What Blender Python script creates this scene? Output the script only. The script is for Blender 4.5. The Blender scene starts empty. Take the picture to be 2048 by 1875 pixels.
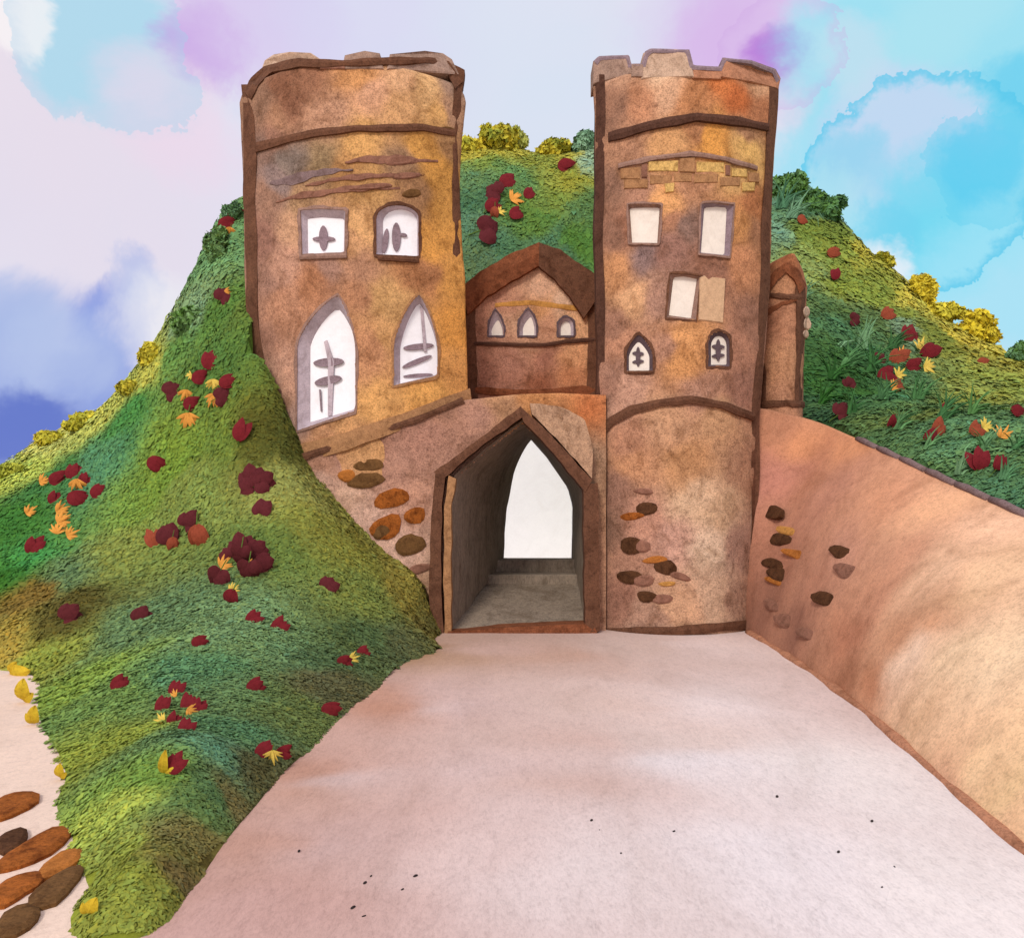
import bpy, bmesh, math, random
import numpy as np
from mathutils import Vector, Matrix, Euler
random.seed(7); rng = np.random.default_rng(7)
scene = bpy.context.scene
C = scene.collection

# ------------------------------------------------------------------ camera
FPX, CX, HY, EYE = 1593.0, 1024.0, 1016.0, 2.5      # pixel scale of the photograph, principal column, horizon row, eye height
cam_d = bpy.data.cameras.new('camera'); cam = bpy.data.objects.new('camera', cam_d); C.objects.link(cam)
cam.location = (0, 0, EYE); cam.rotation_euler = (math.radians(90), 0, 0)
cam_d.lens = 28; cam_d.sensor_width = 36; cam_d.sensor_fit = 'HORIZONTAL'
cam_d.shift_y = (HY - 937.5) / 2048.0; cam_d.clip_end = 3000; cam_d.clip_start = 0.05
scene.camera = cam

# ------------------------------------------------------------------ colour helpers
def lin(c):
    return tuple(((v/255.0)/12.92 if v/255.0 <= 0.04045 else ((v/255.0+0.055)/1.055)**2.4) for v in c[:3])
def lin4(c): return lin(c) + (1.0,)

# ------------------------------------------------------------------ sky and light
SUN_DIR = Vector((-0.27, -0.75, 0.61)).normalized()
def px_dir(px, py): return Vector(((px-CX)/FPX, 1.0, -(py-HY)/FPX)).normalized()
world = bpy.data.worlds.new('World'); scene.world = world; world.use_nodes = True
nt = world.node_tree; nt.nodes.clear(); N = nt.nodes; L = nt.links
out = N.new('ShaderNodeOutputWorld'); bg = N.new('ShaderNodeBackground'); L.new(bg.outputs[0], out.inputs[0])
sky = N.new('ShaderNodeTexSky'); sky.sky_type = 'NISHITA'; sky.sun_disc = False
sky.sun_elevation = math.asin(SUN_DIR.z); sky.sun_rotation = math.atan2(SUN_DIR.x, SUN_DIR.y)
tc = N.new('ShaderNodeTexCoord')
skm = N.new('ShaderNodeVectorMath'); skm.operation = 'SCALE'; skm.inputs['Scale'].default_value = 0.10
L.new(sky.outputs[0], skm.inputs[0])
def wnoise(scale, detail=5, rough=.55, dist=0.0):
    n = N.new('ShaderNodeTexNoise'); n.inputs['Scale'].default_value = scale; n.inputs['Detail'].default_value = detail
    n.inputs['Roughness'].default_value = rough; n.inputs['Distortion'].default_value = dist
    L.new(tc.outputs['Generated'], n.inputs['Vector']); return n
def wmix(fac, a, b):
    m = N.new('ShaderNodeMix'); m.data_type = 'RGBA'; m.clamp_factor = True
    if isinstance(fac, float): m.inputs[0].default_value = fac
    else: L.new(fac, m.inputs[0])
    for s, v in ((6, a), (7, b)):
        if isinstance(v, tuple): m.inputs[s].default_value = v
        else: L.new(v, m.inputs[s])
    return m.outputs[2]
def wrange(sock, a, b, c=0.0, d=1.0, smooth=True):
    m = N.new('ShaderNodeMapRange'); m.interpolation_type = 'SMOOTHSTEP' if smooth else 'LINEAR'
    for i, v in enumerate((a, b, c, d)): m.inputs[i+1].default_value = v
    L.new(sock, m.inputs[0]); return m.outputs[0]
cov = wrange(wnoise(2.2, 3, .6, .4).outputs[0], .2, .5, .6, 1.0)
col = wmix(cov, skm.outputs[0], lin4((216, 216, 231)))
n2 = wnoise(3.1, 3, .6, .8)
col = wmix(wrange(n2.outputs[0], .56, .78, 0, .55), col, lin4((170, 214, 232)))
n3 = wnoise(4.3, 3, .6, 1.0)
col = wmix(wrange(n3.outputs[0], .60, .80, 0, .5), col, lin4((196, 178, 222)))
warp = wnoise(5.2, 6, .68, .3)
wv = N.new('ShaderNodeVectorMath'); wv.operation = 'SUBTRACT'; L.new(warp.outputs['Color'], wv.inputs[0]); wv.inputs[1].default_value = (.5, .5, .5)
ws = N.new('ShaderNodeVectorMath'); ws.operation = 'SCALE'; ws.inputs['Scale'].default_value = 0.13; L.new(wv.outputs[0], ws.inputs[0])
wa = N.new('ShaderNodeVectorMath'); wa.operation = 'ADD'; L.new(tc.outputs['Generated'], wa.inputs[0]); L.new(ws.outputs[0], wa.inputs[1])
wn = N.new('ShaderNodeVectorMath'); wn.operation = 'NORMALIZE'; L.new(wa.outputs[0], wn.inputs[0])
# washes of pigment colour in the clouds: (direction, angular radius, colour, strength, edge softness)
SKY = [(90,120,230,(226,214,224),.8,.9),(200,420,260,(219,210,224),.8,.9),(235,110,125,(163,207,226),.9,.35),(60,40,60,(240,236,236),.7,.4),
 (430,95,75,(188,146,216),.8,.9),(540,30,140,(206,186,226),.75,.9),(350,250,110,(228,206,224),.6,.9),
 (60,800,190,(150,168,218),.9,.8),(215,650,70,(122,144,214),.85,.6),(190,770,70,(112,134,208),.7,.6),(70,885,80,(78,100,188),.8,.6),(40,640,70,(160,178,220),.7,.9),(250,560,50,(150,170,220),.6,.9),(130,720,90,(176,190,224),.7,.9),(300,640,90,(226,226,232),.7,.9),
 (760,60,220,(206,206,231),.7,.9),(1060,160,220,(208,216,231),.8,.9),(1400,60,120,(206,196,226),.6,.9),
 (1500,70,130,(206,168,222),.75,.9),(1575,115,55,(172,108,205),.85,.95),(1625,210,70,(218,200,224),.7,.8),
 (1960,130,280,(146,214,231),.92,.3),(1760,420,190,(150,214,233),.85,.4),(1800,280,130,(188,206,231),.9,.45),(1870,440,130,(104,206,230),.85,.75),
 (1955,330,70,(90,196,229),.8,.5),(1700,330,60,(110,200,228),.55,.8),(2035,195,60,(90,196,228),.7,.7),(2010,560,150,(152,216,235),.85,.6),
 (1720,110,80,(190,214,229),.7,.8),(1900,20,90,(170,218,230),.6,.8),(1760,480,60,(110,200,228),.6,.8),(1660,400,60,(170,216,230),.6,.7),(1750,560,70,(232,232,238),.8,.6)]
for (x, y, r, c, s, soft) in SKY:
    d = N.new('ShaderNodeVectorMath'); d.operation = 'DOT_PRODUCT'
    L.new(wn.outputs[0], d.inputs[0]); d.inputs[1].default_value = tuple(px_dir(x, y))
    r1 = r*1.15/FPX; r0 = r1*(1-soft)
    f = wrange(d.outputs['Value'], math.cos(r1), math.cos(max(r0, 0)), 0, s)
    col = wmix(f, col, lin4(c))
for (x, y, r, c, s, wd) in [(1830,370,172,(84,192,226),.75,.14),(230,100,135,(150,200,224),.35,.3),(1960,330,80,(96,198,228),.4,.4),(1580,100,90,(196,160,216),.3,.3)]:   # dried pigment edges
    d = N.new('ShaderNodeVectorMath'); d.operation = 'DOT_PRODUCT'
    L.new(wn.outputs[0], d.inputs[0]); d.inputs[1].default_value = tuple(px_dir(x, y)); r1 = r/FPX
    f1 = wrange(d.outputs['Value'], math.cos(r1*1.015), math.cos(r1), 0, s); f2 = wrange(d.outputs['Value'], math.cos(r1), math.cos(r1*(1-wd)), 1, 0)
    mm = N.new('ShaderNodeMath'); mm.operation = 'MULTIPLY'; L.new(f1, mm.inputs[0]); L.new(f2, mm.inputs[1])
    col = wmix(mm.outputs[0], col, lin4(c))
L.new(col, bg.inputs[0]); bg.inputs[1].default_value = 0.83
sd = bpy.data.lights.new('sun', 'SUN'); so = bpy.data.objects.new('sun', sd); C.objects.link(so)
sd.energy = 1.5; sd.angle = math.radians(14); sd.color = (1.0, .95, .87)
so.rotation_euler = (-SUN_DIR).to_track_quat('-Z', 'Y').to_euler(); so.location = SUN_DIR*60
scene.view_settings.view_transform = 'Standard'; scene.view_settings.look = 'None'
scene.view_settings.exposure = 0.42; scene.view_settings.gamma = 1.0; scene.view_settings.use_curve_mapping = False
scene.render.engine = 'CYCLES'
scene.cycles.max_bounces = 5; scene.cycles.diffuse_bounces = 3

# ------------------------------------------------------------------ materials
def base_mat(name):
    m = bpy.data.materials.new(name); m.use_nodes = True
    t = m.node_tree; b = t.nodes['Principled BSDF']; b.inputs['Roughness'].default_value = .93
    b.inputs['Specular IOR Level'].default_value = .12
    return m, t, b
def mnode(t, typ, **kw):
    n = t.nodes.new(typ)
    for k, v in kw.items(): n.inputs[k.replace('_', ' ')].default_value = v
    return n
def mul(t, a, b):
    m = t.nodes.new('ShaderNodeMix'); m.data_type = 'RGBA'; m.blend_type = 'MULTIPLY'; m.inputs[0].default_value = 1.0
    t.links.new(a, m.inputs[6]); t.links.new(b, m.inputs[7]); return m.outputs[2]
def ramp(t, fac, stops):
    r = t.nodes.new('ShaderNodeValToRGB'); e = r.color_ramp.elements
    while len(e) < len(stops): e.new(.5)
    for i, (p, c) in enumerate(stops): e[i].position = p; e[i].color = c if len(c) == 4 else (c[0], c[1], c[2], 1)
    t.links.new(fac, r.inputs[0]); return r.outputs[0]
def grey(v): return (v, v, v, 1)
def paint_nodes(t, b, colour, grain=.3, gscale=38, blot=.25, bscale=1.7, bump=.25, stretch=(1, 1, 1)):
    co = t.nodes.new('ShaderNodeTexCoord'); mp = t.nodes.new('ShaderNodeMapping'); mp.inputs['Scale'].default_value = stretch
    t.links.new(co.outputs['Object'], mp.inputs[0])
    n1 = mnode(t, 'ShaderNodeTexNoise', Scale=gscale, Detail=3.0, Roughness=.75); t.links.new(mp.outputs[0], n1.inputs['Vector'])
    n2 = mnode(t, 'ShaderNodeTexNoise', Scale=bscale, Detail=4.0, Roughness=.65, Distortion=1.0); t.links.new(mp.outputs[0], n2.inputs['Vector'])
    n3 = mnode(t, 'ShaderNodeTexNoise', Scale=bscale*3.3, Detail=3.0, Roughness=.6, Distortion=1.6); t.links.new(mp.outputs[0], n3.inputs['Vector'])
    c = mul(t, colour, ramp(t, n1.outputs[0], [(.3, grey(1-grain*1.5)), (.5, grey(1.0)), (.72, grey(1+grain*.7))]))
    c = mul(t, c, ramp(t, n2.outputs[0], [(.3, (1-blot, 1-blot*1.15, 1-blot*1.3, 1)), (.5, grey(1.0)), (.7, (1+blot*.55, 1+blot*.5, 1+blot*.4, 1))]))
    n4 = mnode(t, 'ShaderNodeTexNoise', Scale=gscale*.28, Detail=4.0, Roughness=.8); t.links.new(mp.outputs[0], n4.inputs['Vector'])
    c = mul(t, c, ramp(t, n4.outputs[0], [(.34, (1-grain*.9, 1-grain, 1-grain, 1)), (.47, grey(1.0)), (.66, grey(1+grain*.45))]))
    # tide lines where a wash of pigment dried
    c = mul(t, c, ramp(t, n3.outputs[0], [(.40, grey(1.0)), (.475, grey(1-blot*.15)), (.49, grey(1-blot*.95)), (.497, grey(1.0)), (.6, grey(1+blot*.12))]))
    t.links.new(c, b.inputs['Base Color'])
    bp = mnode(t, 'ShaderNodeBump', Strength=bump, Distance=.02); t.links.new(n1.outputs[0], bp.inputs['Height']); t.links.new(bp.outputs[0], b.inputs['Normal'])
    return c
def wash_mat(name, **kw):          # surface colour, plus painted-in shading on towers and rampart, kept in the attribute 'wash'
    m, t, b = base_mat(name)
    a = t.nodes.new('ShaderNodeAttribute'); a.attribute_name = 'wash'
    paint_nodes(t, b, a.outputs['Color'], **kw); return m
def flat_mat(name, rgb, **kw):
    m, t, b = base_mat(name)
    r = t.nodes.new('ShaderNodeRGB'); r.outputs[0].default_value = lin4(rgb)
    paint_nodes(t, b, r.outputs[0], **kw); return m
M = {}
M['stone'] = wash_mat('washed_stone', grain=.34, gscale=34, blot=.36)
M['earth'] = wash_mat('washed_earth', grain=.16, gscale=36, blot=.2, bscale=1.1)
M['road'] = wash_mat('washed_road', grain=.09, gscale=46, blot=.1, bscale=.8, bump=.35, stretch=(1, .4, 1))
M['turf'] = wash_mat('washed_turf', grain=.35, gscale=18, blot=.3)
def leaf_mat():
    m, t, b = base_mat('leaf_green')
    a = t.nodes.new('ShaderNodeAttribute'); a.attribute_name = 'wash'
    co = t.nodes.new('ShaderNodeTexCoord'); n = mnode(t, 'ShaderNodeTexNoise', Scale=9.0, Detail=2.0, Roughness=.6); t.links.new(co.outputs['Object'], n.inputs['Vector'])
    t.links.new(mul(t, a.outputs['Color'], ramp(t, n.outputs[0], [(.3, grey(.8)), (.7, grey(1.2))])), b.inputs['Base Color']); return m
M['leaf'] = leaf_mat()
M['dark'] = flat_mat('umber_stone', (104, 70, 52), grain=.3, blot=.35, bscale=2.2)
M['dark2'] = flat_mat('deep_umber_stone', (86, 58, 46), grain=.3, blot=.3, bscale=2.2)
M['rust'] = flat_mat('rust_stone', (128, 76, 50), grain=.3, blot=.45, bscale=2.6)
M['lilac'] = flat_mat('lilac_plaster', (188, 172, 178), grain=.14, blot=.25, bscale=3)
M['reveal'] = flat_mat('brown_plaster', (150, 118, 104), grain=.2, blot=.3, bscale=3)
M['greyst'] = flat_mat('grey_passage_stone', (142, 126, 110), grain=.25, gscale=26, blot=.3, bscale=1.6, stretch=(1, 1, .35))
M['white'] = flat_mat('white_paint', (250, 248, 250), grain=.03, blot=.05, bscale=2, bump=.08)
M['cream'] = flat_mat('cream_paint', (238, 226, 212), grain=.04, blot=.08, bscale=4, bump=.08)
M['beige'] = flat_mat('beige_shutter', (206, 168, 132), grain=.14, blot=.15, bscale=4)
M['mull'] = flat_mat('mauve_bar', (142, 122, 128), grain=.2, blot=.2, bscale=6)
M['mulld'] = flat_mat('dark_mauve_bar', (98, 82, 86), grain=.2, blot=.2, bscale=6)
M['sand'] = flat_mat('pale_sand', (236, 208, 188), grain=.08, gscale=40, blot=.08, bscale=.6)
M['pale'] = flat_mat('arch_light_white', (248, 244, 243), grain=.03, blot=.04, bscale=.8, bump=.1)  # white standing in for the light beyond the far arch
M['merl'] = flat_mat('pale_merlon_stone', (196, 166, 142), grain=.22, blot=.3, bscale=3)
M['merl2'] = flat_mat('grey_brown_merlon_stone', (160, 132, 116), grain=.25, blot=.35, bscale=3)
M['cope'] = flat_mat('purple_grey_coping', (128, 106, 104), grain=.25, blot=.3, bscale=3)
M['foot'] = flat_mat('terracotta_footing', (182, 128, 98), grain=.25, blot=.35, bscale=2)
M['s_dark'] = flat_mat('dark_brown_stone', (84, 54, 34), grain=.3, blot=.45, bscale=5)
M['s_oliv'] = flat_mat('olive_brown_stone', (108, 76, 44), grain=.25, blot=.4, bscale=5)
M['s_oran'] = flat_mat('orange_stone', (172, 106, 48), grain=.2, blot=.35, bscale=5)
M['s_mix'] = flat_mat('rust_brown_stone', (150, 84, 34), grain=.25, blot=.6, bscale=5)
M['s_faint'] = flat_mat('faint_brown_stone', (140, 98, 80), grain=.2, blot=.35, bscale=5)
M['s_yel'] = flat_mat('ochre_stone', (192, 138, 72), grain=.2, blot=.35, bscale=5)
M['s_gate'] = flat_mat('buff_spandrel_stone', (176, 140, 112), grain=.3, blot=.4, bscale=3)
M['b_yel'] = flat_mat('ochre_brick', (204, 166, 100), grain=.3, blot=.4, bscale=5)
M['b_bro'] = flat_mat('brown_brick', (166, 122, 84), grain=.25, blot=.3, bscale=5)
M['f_mar'] = flat_mat('maroon_petal', (118, 34, 40), grain=.1, blot=.3, bscale=9)
M['f_plu'] = flat_mat('plum_petal', (94, 38, 42), grain=.1, blot=.3, bscale=9)
M['f_bro'] = flat_mat('russet_petal', (150, 72, 50), grain=.1, blot=.3, bscale=9)
M['f_ora'] = flat_mat('orange_petal', (232, 160, 74), grain=.1, blot=.3, bscale=9)
M['f_yel'] = flat_mat('yellow_petal', (232, 200, 92), grain=.1, blot=.25, bscale=9)
M['stem'] = flat_mat('green_stem', (84, 110, 44), grain=.1, blot=.2)
M['wood'] = flat_mat('bush_stem', (92, 72, 48), grain=.2, blot=.2)
M['y_leaf'] = flat_mat('yellow_leaf', (206, 174, 48), grain=.12, blot=.3, bscale=6)
M['pebble'] = flat_mat('black_pebble', (52, 44, 42), grain=.2, blot=.2)

# ------------------------------------------------------------------ mesh helpers
def mesh_obj(name, verts, faces, mat, parent=None, cols=None, smooth=False):
    me = bpy.data.meshes.new(name)
    verts = np.asarray(verts, dtype=np.float32)
    if isinstance(faces, np.ndarray):
        k = faces.shape[1]; nf = len(faces)
        me.vertices.add(len(verts)); me.vertices.foreach_set('co', verts.ravel())
        me.loops.add(nf*k); me.loops.foreach_set('vertex_index', faces.astype(np.int32).ravel())
        me.polygons.add(nf); me.polygons.foreach_set('loop_start', np.arange(nf, dtype=np.int32)*k)
        me.update(calc_edges=True)
    else:
        me.from_pydata(verts.tolist(), [], [list(f) for f in faces])
    if cols is not None:
        at = me.attributes.new('wash', 'FLOAT_COLOR', 'POINT')
        c4 = np.ones((len(verts), 4), dtype=np.float32); c4[:, :3] = cols
        at.data.foreach_set('color', c4.ravel())
    if smooth: me.polygons.foreach_set('use_smooth', np.ones(len(me.polygons), dtype=bool))
    me.materials.append(mat); me.validate(); me.update()
    o = bpy.data.objects.new(name, me); C.objects.link(o)
    if parent is not None:
        o.parent = parent
        if parent.type == 'EMPTY': o.matrix_parent_inverse = Matrix.Translation(-Vector(parent.location))
    return o
def thing(name, label, cat, loc=(0, 0, 0), group=None):
    o = bpy.data.objects.new(name, None); C.objects.link(o); o.location = loc; o.empty_display_size = .2
    o['label'] = label; o['category'] = cat
    if group: o['group'] = group
    return o
def tag(o, label=None, cat=None, group=None, kind=None):
    if label: o['label'] = label
    if cat: o['category'] = cat
    if group: o['group'] = group
    if kind: o['kind'] = kind
    return o

ORD = ['first', 'second', 'third', 'fourth', 'fifth', 'sixth', 'seventh', 'eighth', 'ninth', 'tenth', 'eleventh', 'twelfth', 'thirteenth', 'fourteenth', 'fifteenth', 'sixteenth', 'seventeenth', 'eighteenth', 'nineteenth', 'twentieth']
# smooth pseudo noise (sum of sines), values about -1..1
_nk = rng.normal(size=(4, 18, 3)); _np = rng.uniform(0, 6.28, size=(4, 18))
def sn(P, freq=1.0, ch=0):
    P = np.asarray(P, dtype=np.float64)*freq
    k = _nk[ch]; v = np.sin(P @ k.T + _np[ch])
    v2 = np.sin(P @ (k.T*2.3) + _np[ch]*1.7)
    return (v.sum(1)*.62 + v2.sum(1)*.38)/4.0

def unproj(px, py, Y): return np.array(((px-CX)/FPX*Y, Y, EYE-(py-HY)/FPX*Y))
def idw(P, Q, Cq, power=3.2, warp=.35, wf=1.3, eps=.05):
    P = np.asarray(P, dtype=np.float64)
    W = np.stack([sn(P, wf, 0), sn(P, wf, 1), sn(P, wf, 2)], 1)*warp + np.stack([sn(P, wf*4, 1), sn(P, wf*4, 2), sn(P, wf*4, 0)], 1)*warp*.35
    Pw = P + W; outc = np.empty((len(P), 3))
    for i in range(0, len(P), 20000):
        d2 = ((Pw[i:i+20000, None, :]-Q[None])**2).sum(2) + eps**2
        w = d2**(-power/2); w /= w.sum(1, keepdims=True)
        outc[i:i+20000] = w @ Cq
    return outc
def lerp_tab(tab, x):
    xs = [a for a, b in tab]; ys = [b for a, b in tab]
    return np.interp(x, xs, ys)

# ------------------------------------------------------------------ terrain height fields
def tps_fit(P, z, lam=.02):
    n = len(P); d = np.linalg.norm(P[:, None]-P[None], axis=2)
    K = np.where(d > 1e-9, d*d*np.log(np.maximum(d, 1e-9)), 0)+lam*np.eye(n)
    A = np.zeros((n+3, n+3)); A[:n, :n] = K; A[:n, n] = 1; A[:n, n+1:] = P; A[n, :n] = 1; A[n+1:, :n] = P.T
    w = np.linalg.solve(A, np.concatenate([z, np.zeros(3)]))
    def f(X):
        X = np.atleast_2d(X); o = np.empty(len(X))
        for i in range(0, len(X), 20000):
            D = np.linalg.norm(X[i:i+20000, None]-P[None], axis=2)
            U = np.where(D > 1e-9, D*D*np.log(np.maximum(D, 1e-9)), 0)
            o[i:i+20000] = U @ w[:n]+w[n]+X[i:i+20000] @ w[n+1:]
        return o
    return f
def gy(py): return EYE*FPX/(py-HY)          # distance at which the ground plane shows on image row py
LP = []
def lp(px, py, Y, dz=0): p = unproj(px, py, Y); LP.append((p[0], p[1], p[2]+dz))
for px, py, Y in [(488,388,20.5),(440,430,20.5),(408,515,20.5),(375,590,20.5),(325,660,20.5),(260,770,20.5),(200,812,20.5),(110,860,20.5),(0,945,20.5),(-160,985,20.5),(-400,1000,20.5)]:
    lp(px, py, Y, -.12); LP.append((LP[-1][0]*1.02, 27, LP[-1][2]-2.6))
for px, py, Y in [(450,800,16.4),(300,900,16.8),(100,1000,17),(0,1100,16),(496,620,17.0),(503,680,16.6),(525,770,16.2),(575,880,16.0),(612,945,16.0),(700,1045,16.0),(770,1112,16.0),(840,1165,16.0),(866,1235,16.0),
                  (600,1010,14.9),(700,1120,14.7),(790,1200,14.7),(850,1262,15.0),(520,960,15.2),(350,1300,10.8),(500,1200,12.6),(300,1150,14.3),(150,1200,13.6),(420,1000,15.2),(500,1080,14.2),(640,1240,12.8),(740,1300,12.6),(-200,1120,15.5)]:
    lp(px, py, Y)
for px, py in [(880,1292),(820,1320),(760,1372),(690,1430),(620,1500),(545,1570),(490,1640),(430,1720),(370,1790),(300,1875),
               (0,1335),(60,1345),(85,1420),(112,1480),(138,1560),(152,1660),(190,1780),(215,1875)]:
    lp(px, py, gy(py))
for px, py, z in [(330,1560,.34),(300,1700,.26),(270,1820,.12),(380,1480,.45)]:
    Y = (EYE-z)*FPX/(py-HY); LP.append(((px-CX)/FPX*Y, Y, z))
for px, py in [(1000,1300),(900,1400),(760,1520),(640,1640),(540,1760),(430,1900)]:
    p = unproj(px, py, gy(py)); LP.append((p[0], p[1], -.55))
for X, Y, z_ in [(-.9,15.6,-.7),(-.9,16.3,-.7),(.3,15,-.8),(-1.6,17,.8),(-2.6,17,1.9),(-3.6,17,3.0),(-4.6,17,4.4),(.4,17,-.6)]: LP.append((X, Y, z_))
for X, Y in [(-9.5,9.5),(-6,6.5),(-4.2,4.4),(-3,3.2),(-14,11),(-2.2,3.4),(-1.2,3.6)]: LP.append((X, Y, -.6))
LP = np.array(LP); fL = tps_fit(LP[:, :2], LP[:, 2])
def hL(P):
    P = np.atleast_2d(P); z = fL(P)
    z = z + .05*sn(np.c_[P, P[:, 0]*0], 1.6, 0)*np.clip(z, 0, 1)
    m = (P[:, 1] > 16.6) & (P[:, 0] > -5.45)
    return np.where(m, -3.0, z)

RP = []
def rp(px, py, Y, dz=0): p = unproj(px, py, Y); RP.append((p[0], p[1], p[2]+dz))
BT = [(5.35,16.9,4.62),(6.0,16.95,4.5),(6.55,16.9,4.32),(6.6,14.5,3.62),(6.6,12,2.9),(6.6,10.27,2.42),(6.6,8,1.9),(6.5,5,1.35)]
for p in BT[2:]: RP.append((p[0]+.1, p[1]+.05, p[2]-.02)); RP.append((p[0]+1.2, p[1]+.3, p[2]+.55))
RP.append((5.9, 17.6, 4.5))
for px, py, Y in [(1556,360,30),(1580,352,30),(1640,392,29.5),(1690,440,29),(1745,505,28),(1800,545,27.5),(1850,600,27),(1910,640,26),(1975,680,25.5),(2048,722,25),(2200,790,25),(2500,860,25)]:
    rp(px, py, Y, -.15); RP.append((RP[-1][0]*1.05, RP[-1][1]+8, RP[-1][2]-3))
for px, py, Y in [(1700,700,22.5),(1900,840,17.5),(1650,800,19.5),(1800,600,25.5),(1620,560,25.5),(1600,650,23)]: rp(px, py, Y)
for px, py, Y in [(800,300,50),(900,285,50),(1000,275,50),(1060,300,50),(1120,305,50),(1200,290,49),(1350,290,48),(1450,320,46),(700,380,50),(560,520,50),(400,700,50)]:
    rp(px, py, Y, -.15); RP.append((RP[-1][0], 62, RP[-1][2]-5))
for px, py, Y in [(950,500,44),(1080,500,44),(1180,500,44),(800,560,44),(1350,520,43)]: rp(px, py, Y)
for X in (-20, -12, -6, 0, 6): RP.append((X, 39.5, 4.8))
RP = np.array(RP); fR = tps_fit(RP[:, :2], RP[:, 2])
def hR(P):
    P = np.atleast_2d(P); z = fR(P)
    z = z + .08*sn(np.c_[P, P[:, 0]*0], 1.3, 1)
    bx = np.where(P[:, 1] > 17, 6.0, 6.62)
    m = ((P[:, 0] < bx) & (P[:, 1] < 39.4)) | ((P[:, 1] < 39.4) & (P[:, 1] > 17.2) & (P[:, 0] < 5.6))
    return np.where(m, -3.0, z)
def rayhit(h, px, py, y0=4.0, y1=70.0):
    Y = np.linspace(y0, y1, 2200); X = (px-CX)/FPX*Y; Z = EYE-(py-HY)/FPX*Y
    H = h(np.c_[X, Y]); i = np.argmax(H > Z)
    if not (H[i] > Z[i]): return None
    return np.array((X[i], Y[i], Z[i]))

def paint_table(rows, h):
    Q, Cq = [], []
    for px, py, c in rows:
        p = rayhit(h, px, py)
        if p is None: continue
        Q.append(p); Cq.append(lin(c))
    return np.array(Q), np.array(Cq)
LCOL = [(470,480,(104,146,84)),(440,640,(84,122,44)),(385,640,(120,150,100)),(300,740,(186,182,60)),(350,720,(92,132,54)),(450,740,(80,116,46)),(530,700,(96,112,36)),(200,835,(180,186,76)),
 (110,880,(196,196,90)),(40,935,(170,180,60)),(250,850,(70,134,58)),(100,950,(60,116,52)),(200,920,(80,134,84)),(300,1000,(112,140,44)),(30,1050,(58,114,38)),(60,1130,(62,140,62)),(10,1170,(48,104,28)),
 (150,1150,(94,124,74)),(250,1100,(130,140,54)),(350,960,(110,140,40)),(450,900,(104,128,42)),(560,900,(88,88,26)),(600,980,(150,150,64)),(650,1080,(140,140,46)),(400,1000,(120,136,54)),
 (550,1100,(98,118,46)),(450,1250,(112,144,88)),(330,1230,(100,130,78)),(400,1350,(88,130,78)),(150,1220,(92,84,28)),(50,1210,(122,98,32)),(15,1300,(160,138,44)),(100,1320,(140,150,46)),
 (200,1350,(130,158,54)),(300,1380,(112,142,62)),(450,1450,(90,132,80)),(440,1500,(94,140,96)),(550,1300,(112,142,82)),(650,1330,(90,114,64)),(750,1280,(82,104,56)),(850,1260,(120,114,50)),
 (800,1180,(148,138,50)),(700,1180,(120,130,50)),(600,1430,(102,118,56)),(600,1500,(94,98,52)),(540,1550,(90,88,48)),(200,1500,(140,154,46)),(260,1600,(114,146,50)),(350,1630,(94,122,60)),
 (250,1740,(150,160,50)),(180,1690,(158,172,58)),(390,1710,(122,114,56)),(340,1780,(114,100,52)),(230,1830,(140,150,46)),(500,1400,(102,132,74)),(480,1620,(112,104,56)),(420,1600,(84,116,64)),(700,1400,(98,96,56)),(820,1300,(96,100,56))]
RCOL = [(1570,380,(100,142,108)),(1620,420,(86,128,84)),(1560,480,(112,150,112)),(1650,480,(112,132,44)),(1700,520,(130,146,48)),(1740,515,(176,168,44)),(1840,610,(204,188,50)),(1950,690,(204,186,50)),
 (1640,560,(140,158,78)),(1720,580,(130,148,48)),(1800,630,(122,140,52)),(1640,640,(76,122,74)),(1700,650,(84,114,56)),(1780,660,(120,152,114)),(1900,690,(122,136,48)),(1980,720,(150,150,50)),
 (1660,720,(56,100,48)),(1720,720,(66,114,64)),(1850,760,(80,122,74)),(1950,780,(138,148,58)),(2030,770,(140,150,50)),(1640,780,(58,104,40)),(1700,800,(70,118,72)),(1780,820,(76,118,66)),
 (1860,830,(112,132,58)),(1960,870,(94,140,88)),(1800,870,(80,118,68)),(1900,920,(94,128,66)),(2000,970,(80,126,82)),(1690,845,(56,90,54)),
 (930,305,(180,168,44)),(1000,300,(184,176,52)),(960,330,(122,146,58)),(930,360,(94,132,82)),(1000,350,(98,140,74)),(1060,325,(140,150,50)),(1110,320,(170,166,50)),(1130,350,(148,150,40)),
 (1090,390,(122,142,50)),(1170,320,(146,176,136)),(960,400,(72,114,74)),(1050,420,(90,128,50)),(1150,420,(86,122,66)),(930,450,(90,128,88)),(1000,500,(76,114,70)),(1100,500,(82,122,78)),(1170,490,(82,126,46)),(950,540,(86,114,74))]
LQ, LC = paint_table(LCOL, hL); RQ, RC = paint_table(RCOL, hR)
def green(P, which):
    Q, Cq = (LQ, LC) if which == 'L' else (RQ, RC)
    s = .35 if which == 'L' else .7
    return idw(P, Q, Cq, 4.4, s, .9)

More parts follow.
